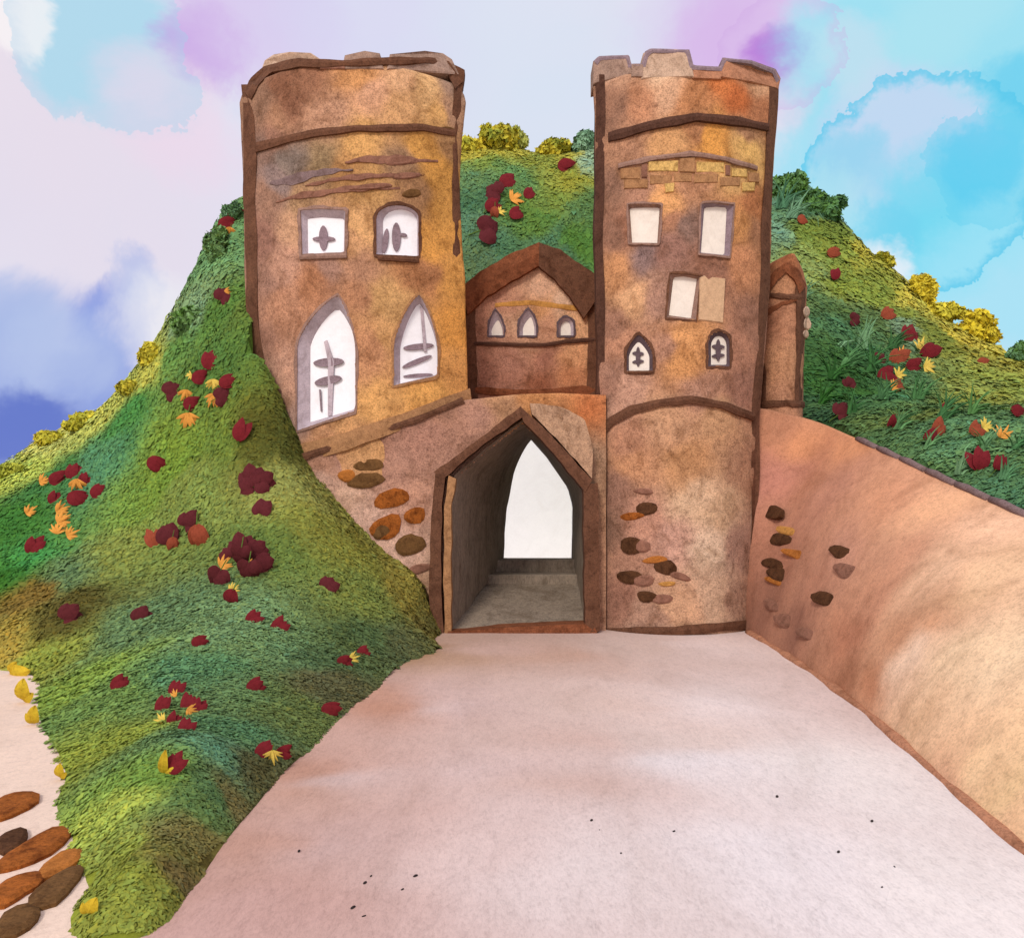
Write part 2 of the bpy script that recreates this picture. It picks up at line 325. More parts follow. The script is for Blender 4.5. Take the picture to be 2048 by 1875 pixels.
def hill_mesh(name, h, x0, x1, y0, y1, step, which):
    xs = np.arange(x0, x1, step); ys = np.arange(y0, y1, step)
    X, Y = np.meshgrid(xs, ys); P = np.c_[X.ravel(), Y.ravel()]; Z = h(P)
    V = np.c_[P, Z]; nx = len(xs); ny = len(ys)
    i = np.arange(nx*ny).reshape(ny, nx)
    F = np.stack([i[:-1, :-1], i[:-1, 1:], i[1:, 1:], i[1:, :-1]], 2).reshape(-1, 4)
    zf = Z[F]; keep = zf.max(1) > -.25
    F = F[keep]
    used = np.unique(F); mp = -np.ones(len(V), dtype=int); mp[used] = np.arange(len(used))
    V = V[used]; F = mp[F]
    o = mesh_obj(name, V, F, M['turf'], None, green(V, which)*.85, True)
    tag(o, kind='structure'); return o, V, F
def leaf_cover(name, h, V, F, which, count, size0, label):
    Q = V[F]; cen = Q.mean(1)
    e1 = Q[:, 2]-Q[:, 0]; e2 = Q[:, 3]-Q[:, 1]; nr = np.cross(e1, e2); ar = np.linalg.norm(nr, axis=1)*.5; nr /= np.maximum(np.linalg.norm(nr, axis=1, keepdims=True), 1e-9)
    d = np.linalg.norm(cen-np.array((0, 0, EYE)), axis=1)
    px = CX+FPX*cen[:, 0]/cen[:, 1]
    vis = (px > -260) & (px < 2300) & (cen[:, 2] > -.02) & (Q[:, :, 2].min(1) > -1.5)
    face = ((np.array((0, 0, EYE))-cen)*nr).sum(1)/d
    w = ar*vis/np.maximum(d, 5)**1.7*np.clip(face+.35, .05, 1)
    w /= w.sum()
    k = rng.choice(len(F), count, p=w)
    a = rng.random((count, 1)); b = rng.random((count, 1))
    P = (Q[k, 0]*(1-a)+Q[k, 1]*a)*(1-b)+(Q[k, 3]*(1-a)+Q[k, 2]*a)*b
    n = nr[k]+rng.normal(0, .13, (count, 3)); n /= np.linalg.norm(n, axis=1, keepdims=True)
    t = rng.normal(0, 1, (count, 3))+np.array((.1, -.1, .5))
    t -= (t*n).sum(1, keepdims=True)*n; t /= np.maximum(np.linalg.norm(t, axis=1, keepdims=True), 1e-6)
    s = np.cross(n, t)
    sz = (size0*np.clip(d[k]/12, .55, 3.2)*rng.uniform(.5, 1.3, count)*np.where(rng.random(count) < .06, 2.0, 1.0))[:, None]
    lift = rng.uniform(.0, .022, (count, 1))*np.clip(d[k]/12, .6, 2.5)[:, None]
    cl = np.clip(sn(P, 2.6, 1)+.5*sn(P, 6.0, 2), -1, 1)[:, None]
    B = P+n*lift+nr[k]*np.clip(cl, 0, 1)*.04*np.clip(d[k]/12, .6, 2.5)[:, None]*rng.uniform(.3, 1, (count, 1))
    v = np.stack([B-t*sz*.5, B+s*sz*.26+n*sz*.06, B+t*sz*.55, B-s*sz*.26+n*sz*.06], 1).reshape(-1, 3)
    f = np.arange(count*4).reshape(-1, 4)
    c = green(P, which); c = c*.9+.1*c.mean(1, keepdims=True)
    var = rng.normal(1.12 if which == 'L' else .98, .10, (count, 1))*(1+.10*cl); hue = rng.normal(0, .06, (count, 1))+.05*sn(P, 1.3, 3)[:, None]
    c = c*var*np.concatenate([1+hue, np.ones_like(hue), 1-hue*1.5], 1)
    o = mesh_obj(name, v, f, M['leaf'], None, np.repeat(np.clip(c, .005, .9), 4, 0))
    tag(o, label, 'ground cover', kind='stuff'); return o

# ------------------------------------------------------------------ ground, road
g = mesh_obj('ground', [(-900, -300, -.012), (900, -300, -.012), (900, 1500, -.012), (-900, 1500, -.012)], [(0, 1, 2, 3)], M['sand']); tag(g, kind='structure')
ROADC = [(1000,1300,(200,164,148)),(1300,1295,(206,178,164)),(1450,1295,(222,198,188)),(900,1400,(206,176,166)),(1200,1400,(211,182,168)),(1400,1400,(226,206,198)),(700,1550,(206,176,166)),
 (1000,1550,(212,182,172)),(1150,1600,(203,170,156)),(1400,1550,(227,212,207)),(1650,1550,(227,212,204)),(600,1700,(202,168,158)),(400,1850,(202,162,152)),(900,1750,(216,188,178)),(1100,1800,(222,202,194)),
 (1500,1750,(228,213,208)),(1900,1800,(232,217,209)),(1700,1400,(217,192,182)),(880,1310,(164,124,86)),(1100,1310,(196,158,138)),(1150,1480,(205,172,158)),(600,1580,(196,152,132)),(780,1400,(190,140,116)),(640,1530,(190,142,120)),(500,1700,(188,142,122)),(400,1830,(190,146,128)),(1300,1480,(216,192,180))]
RDQ = np.array([unproj(a, b, gy(b)) for a, b, c in ROADC]); RDC = np.array([lin(c) for a, b, c in ROADC])
ys = np.linspace(1.2, 17.0, 170); V = []; nu = 110
for y in ys:
    xl = lerp_tab([(0, -1.9), (4.6, -2.2), (7.3, -3.1), (10, -3.6), (14.5, -2.6), (17, -2.0)], y); xr = 5.3
    for u in np.linspace(0, 1, nu): V.append((xl+(xr-xl)*u, y, 0))
V = np.array(V); V[:, 2] = .004+.012*(1+sn(V, 1.1, 2))*.5
i = np.arange(len(ys)*nu).reshape(len(ys), nu)
F = np.stack([i[:-1, :-1], i[:-1, 1:], i[1:, 1:], i[1:, :-1]], 2).reshape(-1, 4)
wq = V.copy(); wq[:, 1] *= 1.0
tag(mesh_obj('road', V, F, M['road'], None, np.clip(idw(V, RDQ, RDC, 3.2, .35, .8, .2)*np.array((1.04, 1.08, 1.11)), 0, .86), True), kind='structure')

hl, VL, FL = hill_mesh('hill', hL, -22, .4, 4.0, 30, .16, 'L')
hr, VR, FR = hill_mesh('hill', hR, -24, 36, 6.0, 62, .27, 'R')
leaf_cover('ground_cover', hL, VL, FL, 'L', 190000, .068, 'dense low green leaves covering the flowery slope left of the castle')
leaf_cover('ground_cover', hR, VR, FR, 'R', 190000, .085, 'dense low green leaves covering the hill behind and right of the castle')

# ------------------------------------------------------------------ castle building blocks
class Front:
    """front surface of a building: bowed between two edge columns (given by image row), standing at distance Y"""
    def __init__(s, Y, bulge, left, right): s.Y, s.b, s.l, s.r = Y, bulge, left, right
    def u(s, X, Z):
        py = HY+(EYE-Z)*FPX/s.Y
        xl = (lerp_tab(s.l, py)-CX)/FPX*s.Y; xr = (lerp_tab(s.r, py)-CX)/FPX*s.Y
        return (2*X-xl-xr)/(xr-xl)
    def y(s, X, Z):
        u = np.clip(s.u(X, Z), -1, 1); return s.Y-s.b*(1-np.abs(u)**2.2)
    def P(s, px, py, off=0.0):
        Y = s.Y
        for _ in range(7):
            X = (px-CX)/FPX*Y; Z = EYE-(py-HY)/FPX*Y; Y = float(s.y(X, Z))
        X = (px-CX)/FPX*Y; Z = EYE-(py-HY)/FPX*Y
        return np.array((X, Y+off, Z))
def inpoly(px, py, poly):
    poly = np.asarray(poly); n = len(poly); ins = np.zeros(len(px), bool); j = n-1
    for i in range(n):
        xi, yi = poly[i]; xj, yj = poly[j]
        c = ((yi > py) != (yj > py)) & (px < (xj-xi)*(py-yi)/(yj-yi+1e-12)+xi); ins ^= c; j = i
    return ins
def body(name, fr, ytop, ybot, depth, holes, table, parent, mat='stone', nf=112, rowh=.05, cap=True, wob=.02):
    z0 = EYE-(ybot-HY)/FPX*fr.Y; z1 = EYE-(ytop-HY)/FPX*fr.Y
    nz = max(4, int((z1-z0)/rowh)); zs = np.linspace(z0, z1, nz+1); V = []
    ns = 14; ring = nf+1+ns+ns+ns-1
    for z in zs:
        py = HY+(EYE-z)*FPX/fr.Y
        xl = (float(lerp_tab(fr.l, py))-CX)/FPX*fr.Y; xr = (float(lerp_tab(fr.r, py))-CX)/FPX*fr.Y
        for u in np.linspace(-1, 1, nf+1): V.append(((xl+xr)/2+u*(xr-xl)/2, fr.Y-fr.b*(1-abs(u)**2.2), z))
        tp = min(.5, (xr-xl)*.14)
        for k in range(1, ns+1): V.append((xr-tp*k/ns, fr.Y+depth*k/ns, z))
        for k in range(1, ns+1): V.append((xr-tp+(xl-xr+2*tp)*k/ns, fr.Y+depth, z))
        for k in range(1, ns): V.append((xl+tp*(1-k/ns), fr.Y+depth*(1-k/ns), z))
    V = np.array(V)
    i = np.arange((nz+1)*ring).reshape(nz+1, ring); j = np.roll(i, -1, 1)
    F = np.stack([i[:-1], j[:-1], j[1:], i[1:]], 2).reshape(-1, 4)
    c = V[F].mean(1); px = CX+FPX*c[:, 0]/c[:, 1]; py = HY+(EYE-c[:, 2])*FPX/c[:, 1]
    front = c[:, 1] < fr.Y-.001
    drop = np.zeros(len(F), bool)
    for h in holes: drop |= inpoly(px, py, h) & front
    F = F[~drop]
    Q = np.array([fr.P(a, b) for a, b, _ in table]); Cq = np.array([lin(t[2]) for t in table])
    cols = idw(V, Q, Cq, 4.6, .12, 1.9, .02)*np.array((1.14, 1.15, 1.17))+.012
    n = np.zeros_like(V); cx = V[:, 0].mean(); n[:, 0] = V[:, 0]-cx; n[:, 1] = V[:, 1]-(fr.Y+depth/2); n /= np.linalg.norm(n, axis=1, keepdims=True)
    V = V+n*(wob*sn(V, 1.4, 1)+wob*.35*sn(V, 6, 2))[:, None]
    faces = [tuple(f) for f in F.tolist()]
    if cap: faces.append(tuple(i[-1].tolist()))
    o = mesh_obj(name, V, faces, M[mat], parent, cols, True); return o
def resample(pts, n):
    p = np.asarray(pts, float); d = np.r_[0, np.cumsum(np.linalg.norm(np.diff(p, axis=0), axis=1))]
    t = np.linspace(0, d[-1], n); return np.c_[np.interp(t, d, p[:, 0]), np.interp(t, d, p[:, 1])]
def ribbon(name, A, B, fr, proud, back, mat, parent, n=40, wob=1.2):
    """a raised band of stone between two traced edges that follows the wall it is set on"""
    A = resample(A, n); B = resample(B, n)
    ph = random.random()*9
    s = np.linspace(0, 1, n); w1 = wob*(np.sin(s*17+ph)+.6*np.sin(s*41+ph*2)); w2 = wob*(np.sin(s*19+ph*3)+.6*np.sin(s*37+ph))
    dirv = B-A; L_ = np.linalg.norm(dirv, axis=1, keepdims=True)+1e-6; dirv = dirv/L_
    A = A+dirv*w1[:, None]*.6; B = B+dirv*w2[:, None]*.6
    V, F = [], []
    for k in range(n):
        Mi = (A[k]+B[k])/2
        for q in (A[k], Mi, B[k]): V.append(fr.P(q[0], q[1], -proud*(1.0 if q is Mi else .75)))
        for q in (B[k], A[k]): V.append(fr.P(q[0], q[1], back))
    for k in range(n-1):
        a = k*5; b = a+5
        for q in range(5): F.append((a+q, b+q, b+(q+1) % 5, a+(q+1) % 5))
    F.append((0, 1, 2, 3, 4)); F.append(tuple(range((n-1)*5+4, (n-1)*5-1, -1)))
    o = mesh_obj(name, V, F, M[mat], parent); fixn(o); return o
def fixn(o):
    bm = bmesh.new(); bm.from_mesh(o.data); bmesh.ops.recalc_face_normals(bm, faces=bm.faces); bm.to_mesh(o.data); bm.free()
_blk = [0]
def block(name, poly, fr, proud, back, mat, parent, bevel=0.0):
    """stone block traced on the wall, standing proud of it and reaching back into it"""
    n = len(poly); V = []; cx = sum(p[0] for p in poly)/n; cy = sum(p[1] for p in poly)/n
    k = 1-bevel; _blk[0] += 1; proud += .004*(_blk[0] % 5)
    for p in poly: V.append(fr.P(cx+(p[0]-cx)*k, cy+(p[1]-cy)*k, -proud))
    for p in poly: V.append(fr.P(p[0], p[1], -proud*.55))
    for p in poly: V.append(fr.P(p[0], p[1], back))
    F = [tuple(range(n)), tuple(range(3*n-1, 2*n-1, -1))]
    for a in range(n):
        b = (a+1) % n; F.append((a, b, n+b, n+a)); F.append((n+a, n+b, 2*n+b, 2*n+a))
    o = mesh_obj(name, V, F, M[mat], parent); fixn(o); return o
def lens(cx, cy, w, h, ang=0, n=14, sharp=1.0):
    pts = []
    for k in range(n):
        t = 2*math.pi*k/n; x = math.cos(t); y = math.sin(t)
        y *= abs(y)**(.0) ; x = math.copysign(abs(x)**sharp, x)
        a = math.radians(ang); X = x*w/2; Y = y*h/2
        pts.append((cx+X*math.cos(a)-Y*math.sin(a), cy+X*math.sin(a)+Y*math.cos(a)))
    return pts
def blob(cx, cy, w, h, ang=0, n=14, r=.12):
    out_ = []; ph = random.random()*6
    for k in range(n):
        t = 2*math.pi*k/n; q = 1+r*(math.sin(2*t+ph)*.4+math.sin(3*t+ph*2)*.5+random.uniform(-.5, .5))
        X = math.cos(t)*w/2*q; Y = math.sin(t)*h/2*q; a = math.radians(ang)
        out_.append((cx+X*math.cos(a)-Y*math.sin(a), cy+X*math.sin(a)+Y*math.cos(a)))
    return out_
def window(outer, inner, fr, parent, reveal='reveal', pane='white', trim='dark', trimw=1.05, depth=.16, bars=(), barmat='mull', sill=None, label=None):
    n = 44
    O = resample(list(outer)+[outer[0]], n+1)[:-1]; I = resample(list(inner)+[inner[0]], n+1)[:-1]
    V, F = [], []
    for p in O: V.append(fr.P(p[0], p[1], -.012))
    for p in I: V.append(fr.P(p[0], p[1], depth))
    for a in range(n): b = (a+1) % n; F.append((a, b, n+b, n+a))
    w = mesh_obj('window', V, F, M[reveal], parent, smooth=True)
    if label: w['label'] = label
    # trim round the opening, covering the cut edge of the wall
    c = O.mean(0); V, F = [], []
    for k, p in enumerate(O):
        d = (p-c); d = d/np.linalg.norm(d); wd = 6*trimw*(1+.25*math.sin(k*.9)+.15*math.sin(k*2.3))
        q = p+d*wd; i0 = p-d*1.0
        V += [fr.P(i0[0], i0[1], .05), fr.P(i0[0], i0[1], -.03), fr.P(q[0], q[1], -.025), fr.P(q[0], q[1], .06)]
    for a in range(n):
        b = (a+1) % n
        for q in range(3): F.append((a*4+q, b*4+q, b*4+q+1, a*4+q+1))
    f = mesh_obj('frame', V, F, M[trim], w); fixn(f)
    V = [fr.P(p[0], p[1], depth-.004) for p in I]; cc = np.mean(V, axis=0); V.append(cc)
    mesh_obj('pane', V, [(a, (a+1) % n, n) for a in range(n)], M[pane], w)
    for poly, mt in bars:
        m = len(poly); V = [fr.P(x, y, depth-.035) for x, y in poly]+[fr.P(x, y, depth-.001) for x, y in poly]
        F = [tuple(range(m))]+[(a, (a+1) % m, m+(a+1) % m, m+a) for a in range(m)]
        o = mesh_obj('glazing_bar', V, F, M[mt], w); fixn(o)
    if sill:
        a, b, t = sill
        o = ribbon('sill', [a, b], [(a[0], a[1]+t), (b[0], b[1]+t)], fr, .07, .05, trim, w, 8, .4)
    return w
def pointed(xl, xr, ybl, ybr, ax, ay, ysl, ysr, n=9):
    """pointed-arch outline: bottom left, up the left side, apex, down the right side"""
    pts = [(xl, ybl), (xl+(0), (ybl+ysl)/2), (xl, ysl)]
    for k in range(1, n+1):
        t = k/n; pts.append((xl+(ax-xl)*(t**1.35), ysl+(ay-ysl)*(1-(1-t)**1.25)))
    for k in range(1, n+1):
        t = 1-k/n; pts.append((xr+(ax-xr)*(t**1.35), ysr+(ay-ysr)*(1-(1-t)**1.25)))
    pts += [(xr, (ybr+ysr)/2), (xr, ybr), ((xl+xr)/2, (ybl+ybr)/2)]
    return pts
def roundtop(xl, xr, yb, yt, rise, n=8, slant=0):
    pts = [(xl, yb)]
    for k in range(n+1):
        t = math.pi*(1-k/n); pts.append(((xl+xr)/2+(xr-xl)/2*math.cos(t), yt+rise-rise*math.sin(t)))
    pts.append((xr, yb+slant)); return pts
def quad(*p): return list(p)

# ------------------------------------------------------------------ left tower
FLT = Front(17.0, .8, [(95,560),(166,516),(172,500),(180,491),(192,484),(206,480),(300,484),(600,491),(750,508),(950,540)], [(95,870),(166,904),(172,916),(180,923),(192,928),(206,931),(280,922),(400,918),(560,928),(800,937),(950,940)])
LT = thing('castle_tower', 'broad ochre and brown stone tower with worn rounded top, left of the gateway', 'tower', tuple(unproj(720, 930, 17.5)))
LTT = [(520,160,(122,88,64)),(560,170,(104,62,38)),(600,150,(124,80,54)),(580,200,(118,74,50)),(720,150,(186,128,74)),(800,160,(202,154,110)),(850,180,(196,152,98)),(910,170,(134,104,84)),(560,230,(152,108,78)),(650,230,(167,122,92)),(740,190,(190,140,105)),
 (800,220,(186,138,88)),(880,220,(196,147,84)),(550,275,(128,88,68)),(580,320,(104,90,80)),(550,360,(118,98,92)),(640,320,(126,102,68)),(720,290,(192,142,78)),(850,300,(181,127,54)),(700,340,(152,107,58)),
 (800,330,(132,98,68)),(880,345,(176,122,48)),(600,385,(142,107,72)),(740,370,(166,122,68)),(820,390,(134,94,58)),(895,420,(181,126,52)),(580,450,(176,132,98)),(720,450,(191,142,88)),(870,470,(186,127,52)),
 (520,480,(124,84,68)),(560,530,(167,122,98)),(650,530,(140,102,84)),(720,530,(152,107,78)),(850,530,(152,98,58)),(905,550,(191,132,58)),(620,560,(152,98,63)),(720,590,(152,102,68)),(775,600,(176,132,78)),
 (905,650,(191,127,50)),(560,600,(162,112,82)),(520,680,(128,88,68)),(570,750,(166,122,98)),(740,700,(171,117,78)),(770,680,(181,132,78)),(760,800,(196,142,78)),(850,790,(201,142,68)),(905,740,(186,127,62)),
 (590,850,(152,117,102)),(640,880,(166,117,78)),(720,850,(176,127,78)),(640,450,(170,125,90)),(830,690,(186,130,66)),(700,480,(176,128,84)),(528,210,(120,86,64)),(530,300,(112,84,70)),(534,400,(128,92,72)),(532,560,(132,94,76)),(545,800,(124,88,62)),(905,300,(140,100,60)),(905,220,(150,112,84))]  # left edge darker, right side lighter: tower shading put into the colour
LTT = [(a, b, tuple(v*.9+w*.1 for v, w in zip(c, (232, 196, 172)))) for a, b, c in LTT]
w1o = quad((603,510),(600,420),(640,417),(692,420),(690,506)); w1i = quad((613,505),(612,433),(640,430),(686,433),(685,500))
w2o = roundtop(752, 838, 510, 409, 26, slant=4); w2i = roundtop(764, 833, 506, 414, 24, slant=6)
w3o = pointed(594, 712, 862, 822, 676, 590, 690, 696); w3i = pointed(616, 711, 842, 814, 672, 612, 690, 694)
w4o = pointed(787, 876, 772, 752, 838, 588, 690, 694); w4i = pointed(798, 873, 764, 746, 836, 602, 694, 698)
body('wall', FLT, 168, 960, 4.2, [w1o, w2o, w3o, w4o], LTT, LT)
bars1 = [(lens(644, 472, 18, 50), 'mull'), (lens(645, 474, 46, 10), 'mull')]
bars2 = [(lens(791, 470, 18, 58), 'mull'), (lens(806, 466, 14, 7, 10), 'mull'), (lens(769, 478, 12, 50, 8), 'mull')]
window(w1o, w1i, FLT, LT, 'lilac', 'white', 'reveal', .9, .14, bars1, sill=((600, 511), (694, 508), 9))
window(w2o, w2i, FLT, LT, 'lilac', 'white', 'dark', .9, .14, bars2, sill=((756, 512), (838, 517), 9))
bars3 = [(quad((644,680),(650,676),(664,720),(660,828),(652,830),(652,720)), 'lilac'), (lens(653, 721, 62, 17, -4), 'mull'), (lens(652, 758, 56, 17, -12), 'mull'), (quad((634,776),(637,776),(640,820),(637,820)), 'mull')]
bars4 = [(quad((838,608),(844,612),(852,700),(846,700)), 'lilac'), (lens(835, 690, 62, 12, -6), 'mull'), (lens(832, 720, 64, 10, -22), 'mull'), (lens(834, 748, 60, 7, -4), 'mull')]
window(w3o, w3i, FLT, LT, 'lilac', 'white', 'reveal', .8, .2, bars3)
window(w4o, w4i, FLT, LT, 'lilac', 'white', 'b_bro', .8, .18, bars4)
ribbon('outline_shade_strip', [(484,170),(487,300),(492,600),(512,760),(560,905)], [(505,170),(512,300),(514,600),(532,760),(580,905)], FLT, .025, .25, 'dark', LT, 60, 2.5)  # added dark strip painting in the tower's shaded, outlined edge
ribbon('outline_shade_strip', [(908,130),(905,300),(906,560)], [(928,140),(917,300),(922,560)], FLT, .025, .2, 'dark', LT, 40, 2)
ribbon('string_course', [(512,288),(620,262),(720,252),(850,250),(912,262)], [(512,306),(620,276),(720,264),(850,264),(912,274)], FLT, .07, .15, 'dark', LT, 50)
ribbon('plinth', [(560,900),(700,862),(830,818),(940,776)], [(598,928),(700,898),(830,850),(944,806)], FLT, .06, .2, 'b_bro', LT, 40)
for poly, mt in [([(520,150),(530,122),(548,110),(580,105),(622,107),(642,120),(660,140)], 'merl'), ([(684,140),(690,112),(730,103),(760,108),(768,140)], 'merl2'),
                 ([(774,140),(780,110),(850,103),(886,108),(904,120),(918,150)], 'merl2'), ([(640,140),(642,122),(690,124),(692,140)], 's_faint')]:
    block('merlon', poly, FLT, .03, .5, mt, LT, .06)
ribbon('parapet_edge', [(488,186),(500,160),(530,134),(600,120),(700,122),(780,118),(860,116),(900,126),(924,168)], [(502,200),(518,172),(545,148),(600,136),(700,136),(780,131),(860,130),(890,142),(912,180)], FLT, .075, .3, 'dark', LT, 60, 2.2)
for A_, B_, mt in [([(540,366),(580,350),(640,338),(706,338)], [(540,368),(580,372),(640,352),(706,340)], 'cope'), ([(690,323),(720,314),(790,310),(876,322)], [(690,325),(720,325),(790,328),(876,324)], 's_faint'), ([(610,372),(660,356),(740,346),(848,350)], [(610,374),(660,364),(740,357),(848,352)], 's_faint'),
                   ([(552,402),(600,386),(700,372),(800,376)], [(552,404),(600,398),(700,383),(800,378)], 's_faint')]:
    ribbon('worn_band', A_, B_, FLT, .018, .05, mt, LT, 30, 2.2)
for bx, by, w, h, a in [(800,322,62,20,-4),(812,352,60,14,-4),(742,374,90,12,-4),(824,388,40,18,-10),(894,261,36,12,4)]:
    block('stone', blob(bx, by, w, h, a, 12), FLT, .035, .05, 's_faint' if w > 50 else 's_oliv', LT, .25)

# ------------------------------------------------------------------ right tower
FRT = Front(16.5, .8, [(90,1182),(133,1184),(250,1190),(560,1195),(860,1200),(1300,1200)], [(90,1560),(133,1559),(300,1550),(420,1543),(560,1540),(700,1530),(810,1520),(900,1512),(1300,1508)])
RT = thing('castle_tower', 'tall narrow brown battlemented tower with a drum base, right of the gateway', 'tower', tuple(unproj(1355, 1265, 16.2)))
RTT = [(1240,150,(172,128,98)),(1330,140,(196,162,128)),(1330,180,(186,142,108)),(1280,210,(166,112,78)),(1400,200,(166,107,63)),(1450,180,(181,98,44)),(1480,210,(166,83,34)),(1520,165,(191,142,103)),(1260,295,(152,107,78)),
 (1350,290,(176,127,78)),(1430,290,(196,132,54)),(1500,300,(201,156,84)),(1400,265,(150,98,60)),(1500,270,(152,107,73)),(1260,330,(156,112,78)),(1280,370,(152,107,82)),(1400,370,(162,112,78)),(1480,350,(186,142,84)),
 (1500,400,(162,98,54)),(1240,450,(142,93,68)),(1350,430,(152,102,73)),(1345,400,(201,142,84)),(1380,450,(112,84,72)),(1480,450,(176,117,63)),(1240,530,(171,117,73)),(1280,510,(114,90,86)),(1340,500,(128,88,73)),
 (1420,540,(128,84,63)),(1490,530,(171,112,73)),(1260,600,(196,147,103)),(1320,600,(142,103,84)),(1240,680,(162,112,83)),(1370,680,(191,132,78)),(1370,730,(181,122,68)),(1330,700,(152,107,83)),(1480,700,(152,103,78)),
 (1250,780,(171,127,103)),(1400,780,(157,112,88)),(1480,780,(134,90,70)),
 (1260,870,(162,112,83)),(1330,850,(166,122,88)),(1440,850,(171,127,88)),(1260,920,(176,122,83)),(1380,930,(166,117,74)),(1230,980,(134,93,73)),(1400,1000,(191,157,123)),(1450,1030,(176,142,108)),(1300,1050,(166,117,93)),
 (1350,1090,(172,128,108)),(1440,1100,(196,167,138)),(1250,1130,(152,107,83)),(1240,1200,(134,90,70)),(1350,1220,(181,137,103)),(1450,1200,(181,147,118)),(1480,1100,(144,108,90)),(1480,1200,(150,114,92)),(1300,1245,(150,112,90)),(1224,220,(126,88,66)),(1222,360,(120,84,64)),(1222,460,(122,84,64)),(1224,640,(136,94,72)),(1222,760,(136,96,76)),(1222,1060,(122,86,66)),(1510,460,(140,92,60)),(1505,640,(134,90,68)),(1494,940,(144,104,76)),(1524,220,(150,92,56))]  # dark edge points paint the tower's shading into its colour
RTT = [(a, b, tuple(v*.9+w*.1 for v, w in zip(c, (232, 196, 172)))) for a, b, c in RTT]
r1 = quad((1258,487),(1255,408),(1290,407),(1323,409),(1318,488)); r1i = quad((1266,484),(1261,413),(1290,412),(1321,412),(1316,485))
r2 = quad((1398,508),(1402,406),(1436,405),(1468,409),(1460,514)); r2i = quad((1404,502),(1411,412),(1436,410),(1456,412),(1451,507))
r3 = quad((1332,636),(1340,547),(1370,547),(1402,552),(1392,642)); r3i = quad((1340,628),(1349,552),(1370,550),(1396,555),(1384,634))
r4 = pointed(1252, 1306, 744, 744, 1277, 668, 706, 708); r4i = pointed(1259, 1300, 740, 740, 1278, 682, 712, 712)
r5 = roundtop(1415, 1460, 734, 662, 24); r5i = roundtop(1424, 1455, 728, 670, 20)
body('wall', FRT, 174, 1300, 3.6, [r1, r2, r3, r4, r5], RTT, RT)
window(r1, r1i, FRT, RT, 'reveal', 'cream', 'reveal', .5, .1)
window(r2, r2i, FRT, RT, 'mull', 'cream', 'reveal', .5, .1)
window(r3, r3i, FRT, RT, 'reveal', 'cream', 'dark', .6, .1)
def star(cx, cy, s): return [(lens(cx, cy, 10*s, 44*s), 'mulld'), (lens(cx, cy-7*s, 26*s, 9*s, 4), 'mulld'), (lens(cx, cy+11*s, 26*s, 8*s, -5), 'mulld')]
window(r4, r4i, FRT, RT, 'mulld', 'cream', 'dark', .8, .08, star(1277, 712, .9), sill=((1256, 742), (1304, 742), 6))
window(r5, r5i, FRT, RT, 'mulld', 'cream', 'dark', .8, .08, star(1438, 699, 1.0))
block('shutter', [(1399,556),(1408,552),(1416,560),(1424,555),(1450,558),(1445,648),(1396,642)], FRT, .06, .03, 'beige', RT, .04)
ribbon('outline_shade_strip', [(1190,150),(1190,400),(1194,800),(1200,1262)], [(1210,150),(1207,400),(1209,800),(1212,1262)], FRT, .025, .3, 'dark2', RT, 80, 2.5)  # added dark strip for the shaded, outlined left edge
ribbon('outline_shade_strip', [(1538,170),(1531,300),(1520,560),(1505,830),(1498,1255)], [(1556,170),(1548,300),(1538,560),(1520,830),(1508,1255)], FRT, .025, .35, 'dark', RT, 80, 2.5)
ribbon('string_course', [(1216,268),(1300,244),(1394,228),(1470,236),(1536,250)], [(1216,286),(1300,262),(1394,244),(1470,252),(1536,264)], FRT, .09, .15, 'dark2', RT, 50)
ribbon('string_course', [(1236,328),(1300,314),(1380,304),(1450,314),(1514,334)], [(1236,338),(1300,323),(1380,313),(1450,323),(1514,342)], FRT, .06, .1, 'reveal', RT, 40)
ribbon('arch_moulding', [(1196,856),(1218,834),(1260,812),(1318,798),(1382,792),(1450,804),(1508,828)], [(1204,872),(1226,850),(1266,828),(1320,814),(1382,807),(1446,819),(1506,842)], FRT, .10, .15, 'dark', RT, 60)
ribbon('plinth', [(1200,1256),(1350,1252),(1508,1238)], [(1200,1272),(1350,1270),(1508,1256)], FRT, .07, .15, 'dark', RT, 40)
for poly, mt in [([(1186,170),(1186,124),(1196,115),(1226,117),(1258,113),(1264,150)], 'merl2'), ([(1282,160),(1286,108),(1300,101),(1350,100),(1378,103),(1388,156)], 'merl'),
                 ([(1438,156),(1444,119),(1480,121),(1520,129),(1550,142),(1560,160),(1556,180),(1500,166)], 'foot'), ([(1262,156),(1262,131),(1286,131),(1286,156)], 'merl2'), ([(1386,158),(1386,134),(1442,137),(1442,160)], 'foot')]:
    block('merlon', poly, FRT, .035, .5, mt, RT, .06)
ribbon('parapet_edge', [(1186,124),(1196,114),(1258,112),(1262,130),(1284,130),(1288,106),(1300,99),(1378,101),(1386,133),(1440,136),(1444,117),(1500,122),(1550,140),(1560,160)], [(1194,132),(1200,122),(1252,120),(1256,138),(1290,138),(1296,114),(1304,107),(1370,109),(1378,141),(1447,144),(1452,125),(1500,130),(1544,148),(1552,168)], FRT, .05, .4, 'mull', RT, 90, .8)
bx = 1240; kk = 0
for wd, hh, mt in [(42,22,'b_bro'),(14,26,'s_faint'),(62,20,'b_yel'),(34,28,'b_bro'),(58,22,'b_yel'),(12,22,'s_faint'),(34,18,'b_yel'),(24,20,'b_bro')]:
    mid = bx+wd/2; yt = np.interp(mid, [1236, 1300, 1380, 1450, 1514], [343, 327, 317, 328, 347])
    block('brick', [(bx+1, yt), (bx+wd-2, yt+np.sign(mid-1380)*2), (bx+wd-2, yt+hh), (bx+1, yt+hh-1)], FRT, .014, .05, mt, RT, .08); bx += wd
bx = 1246
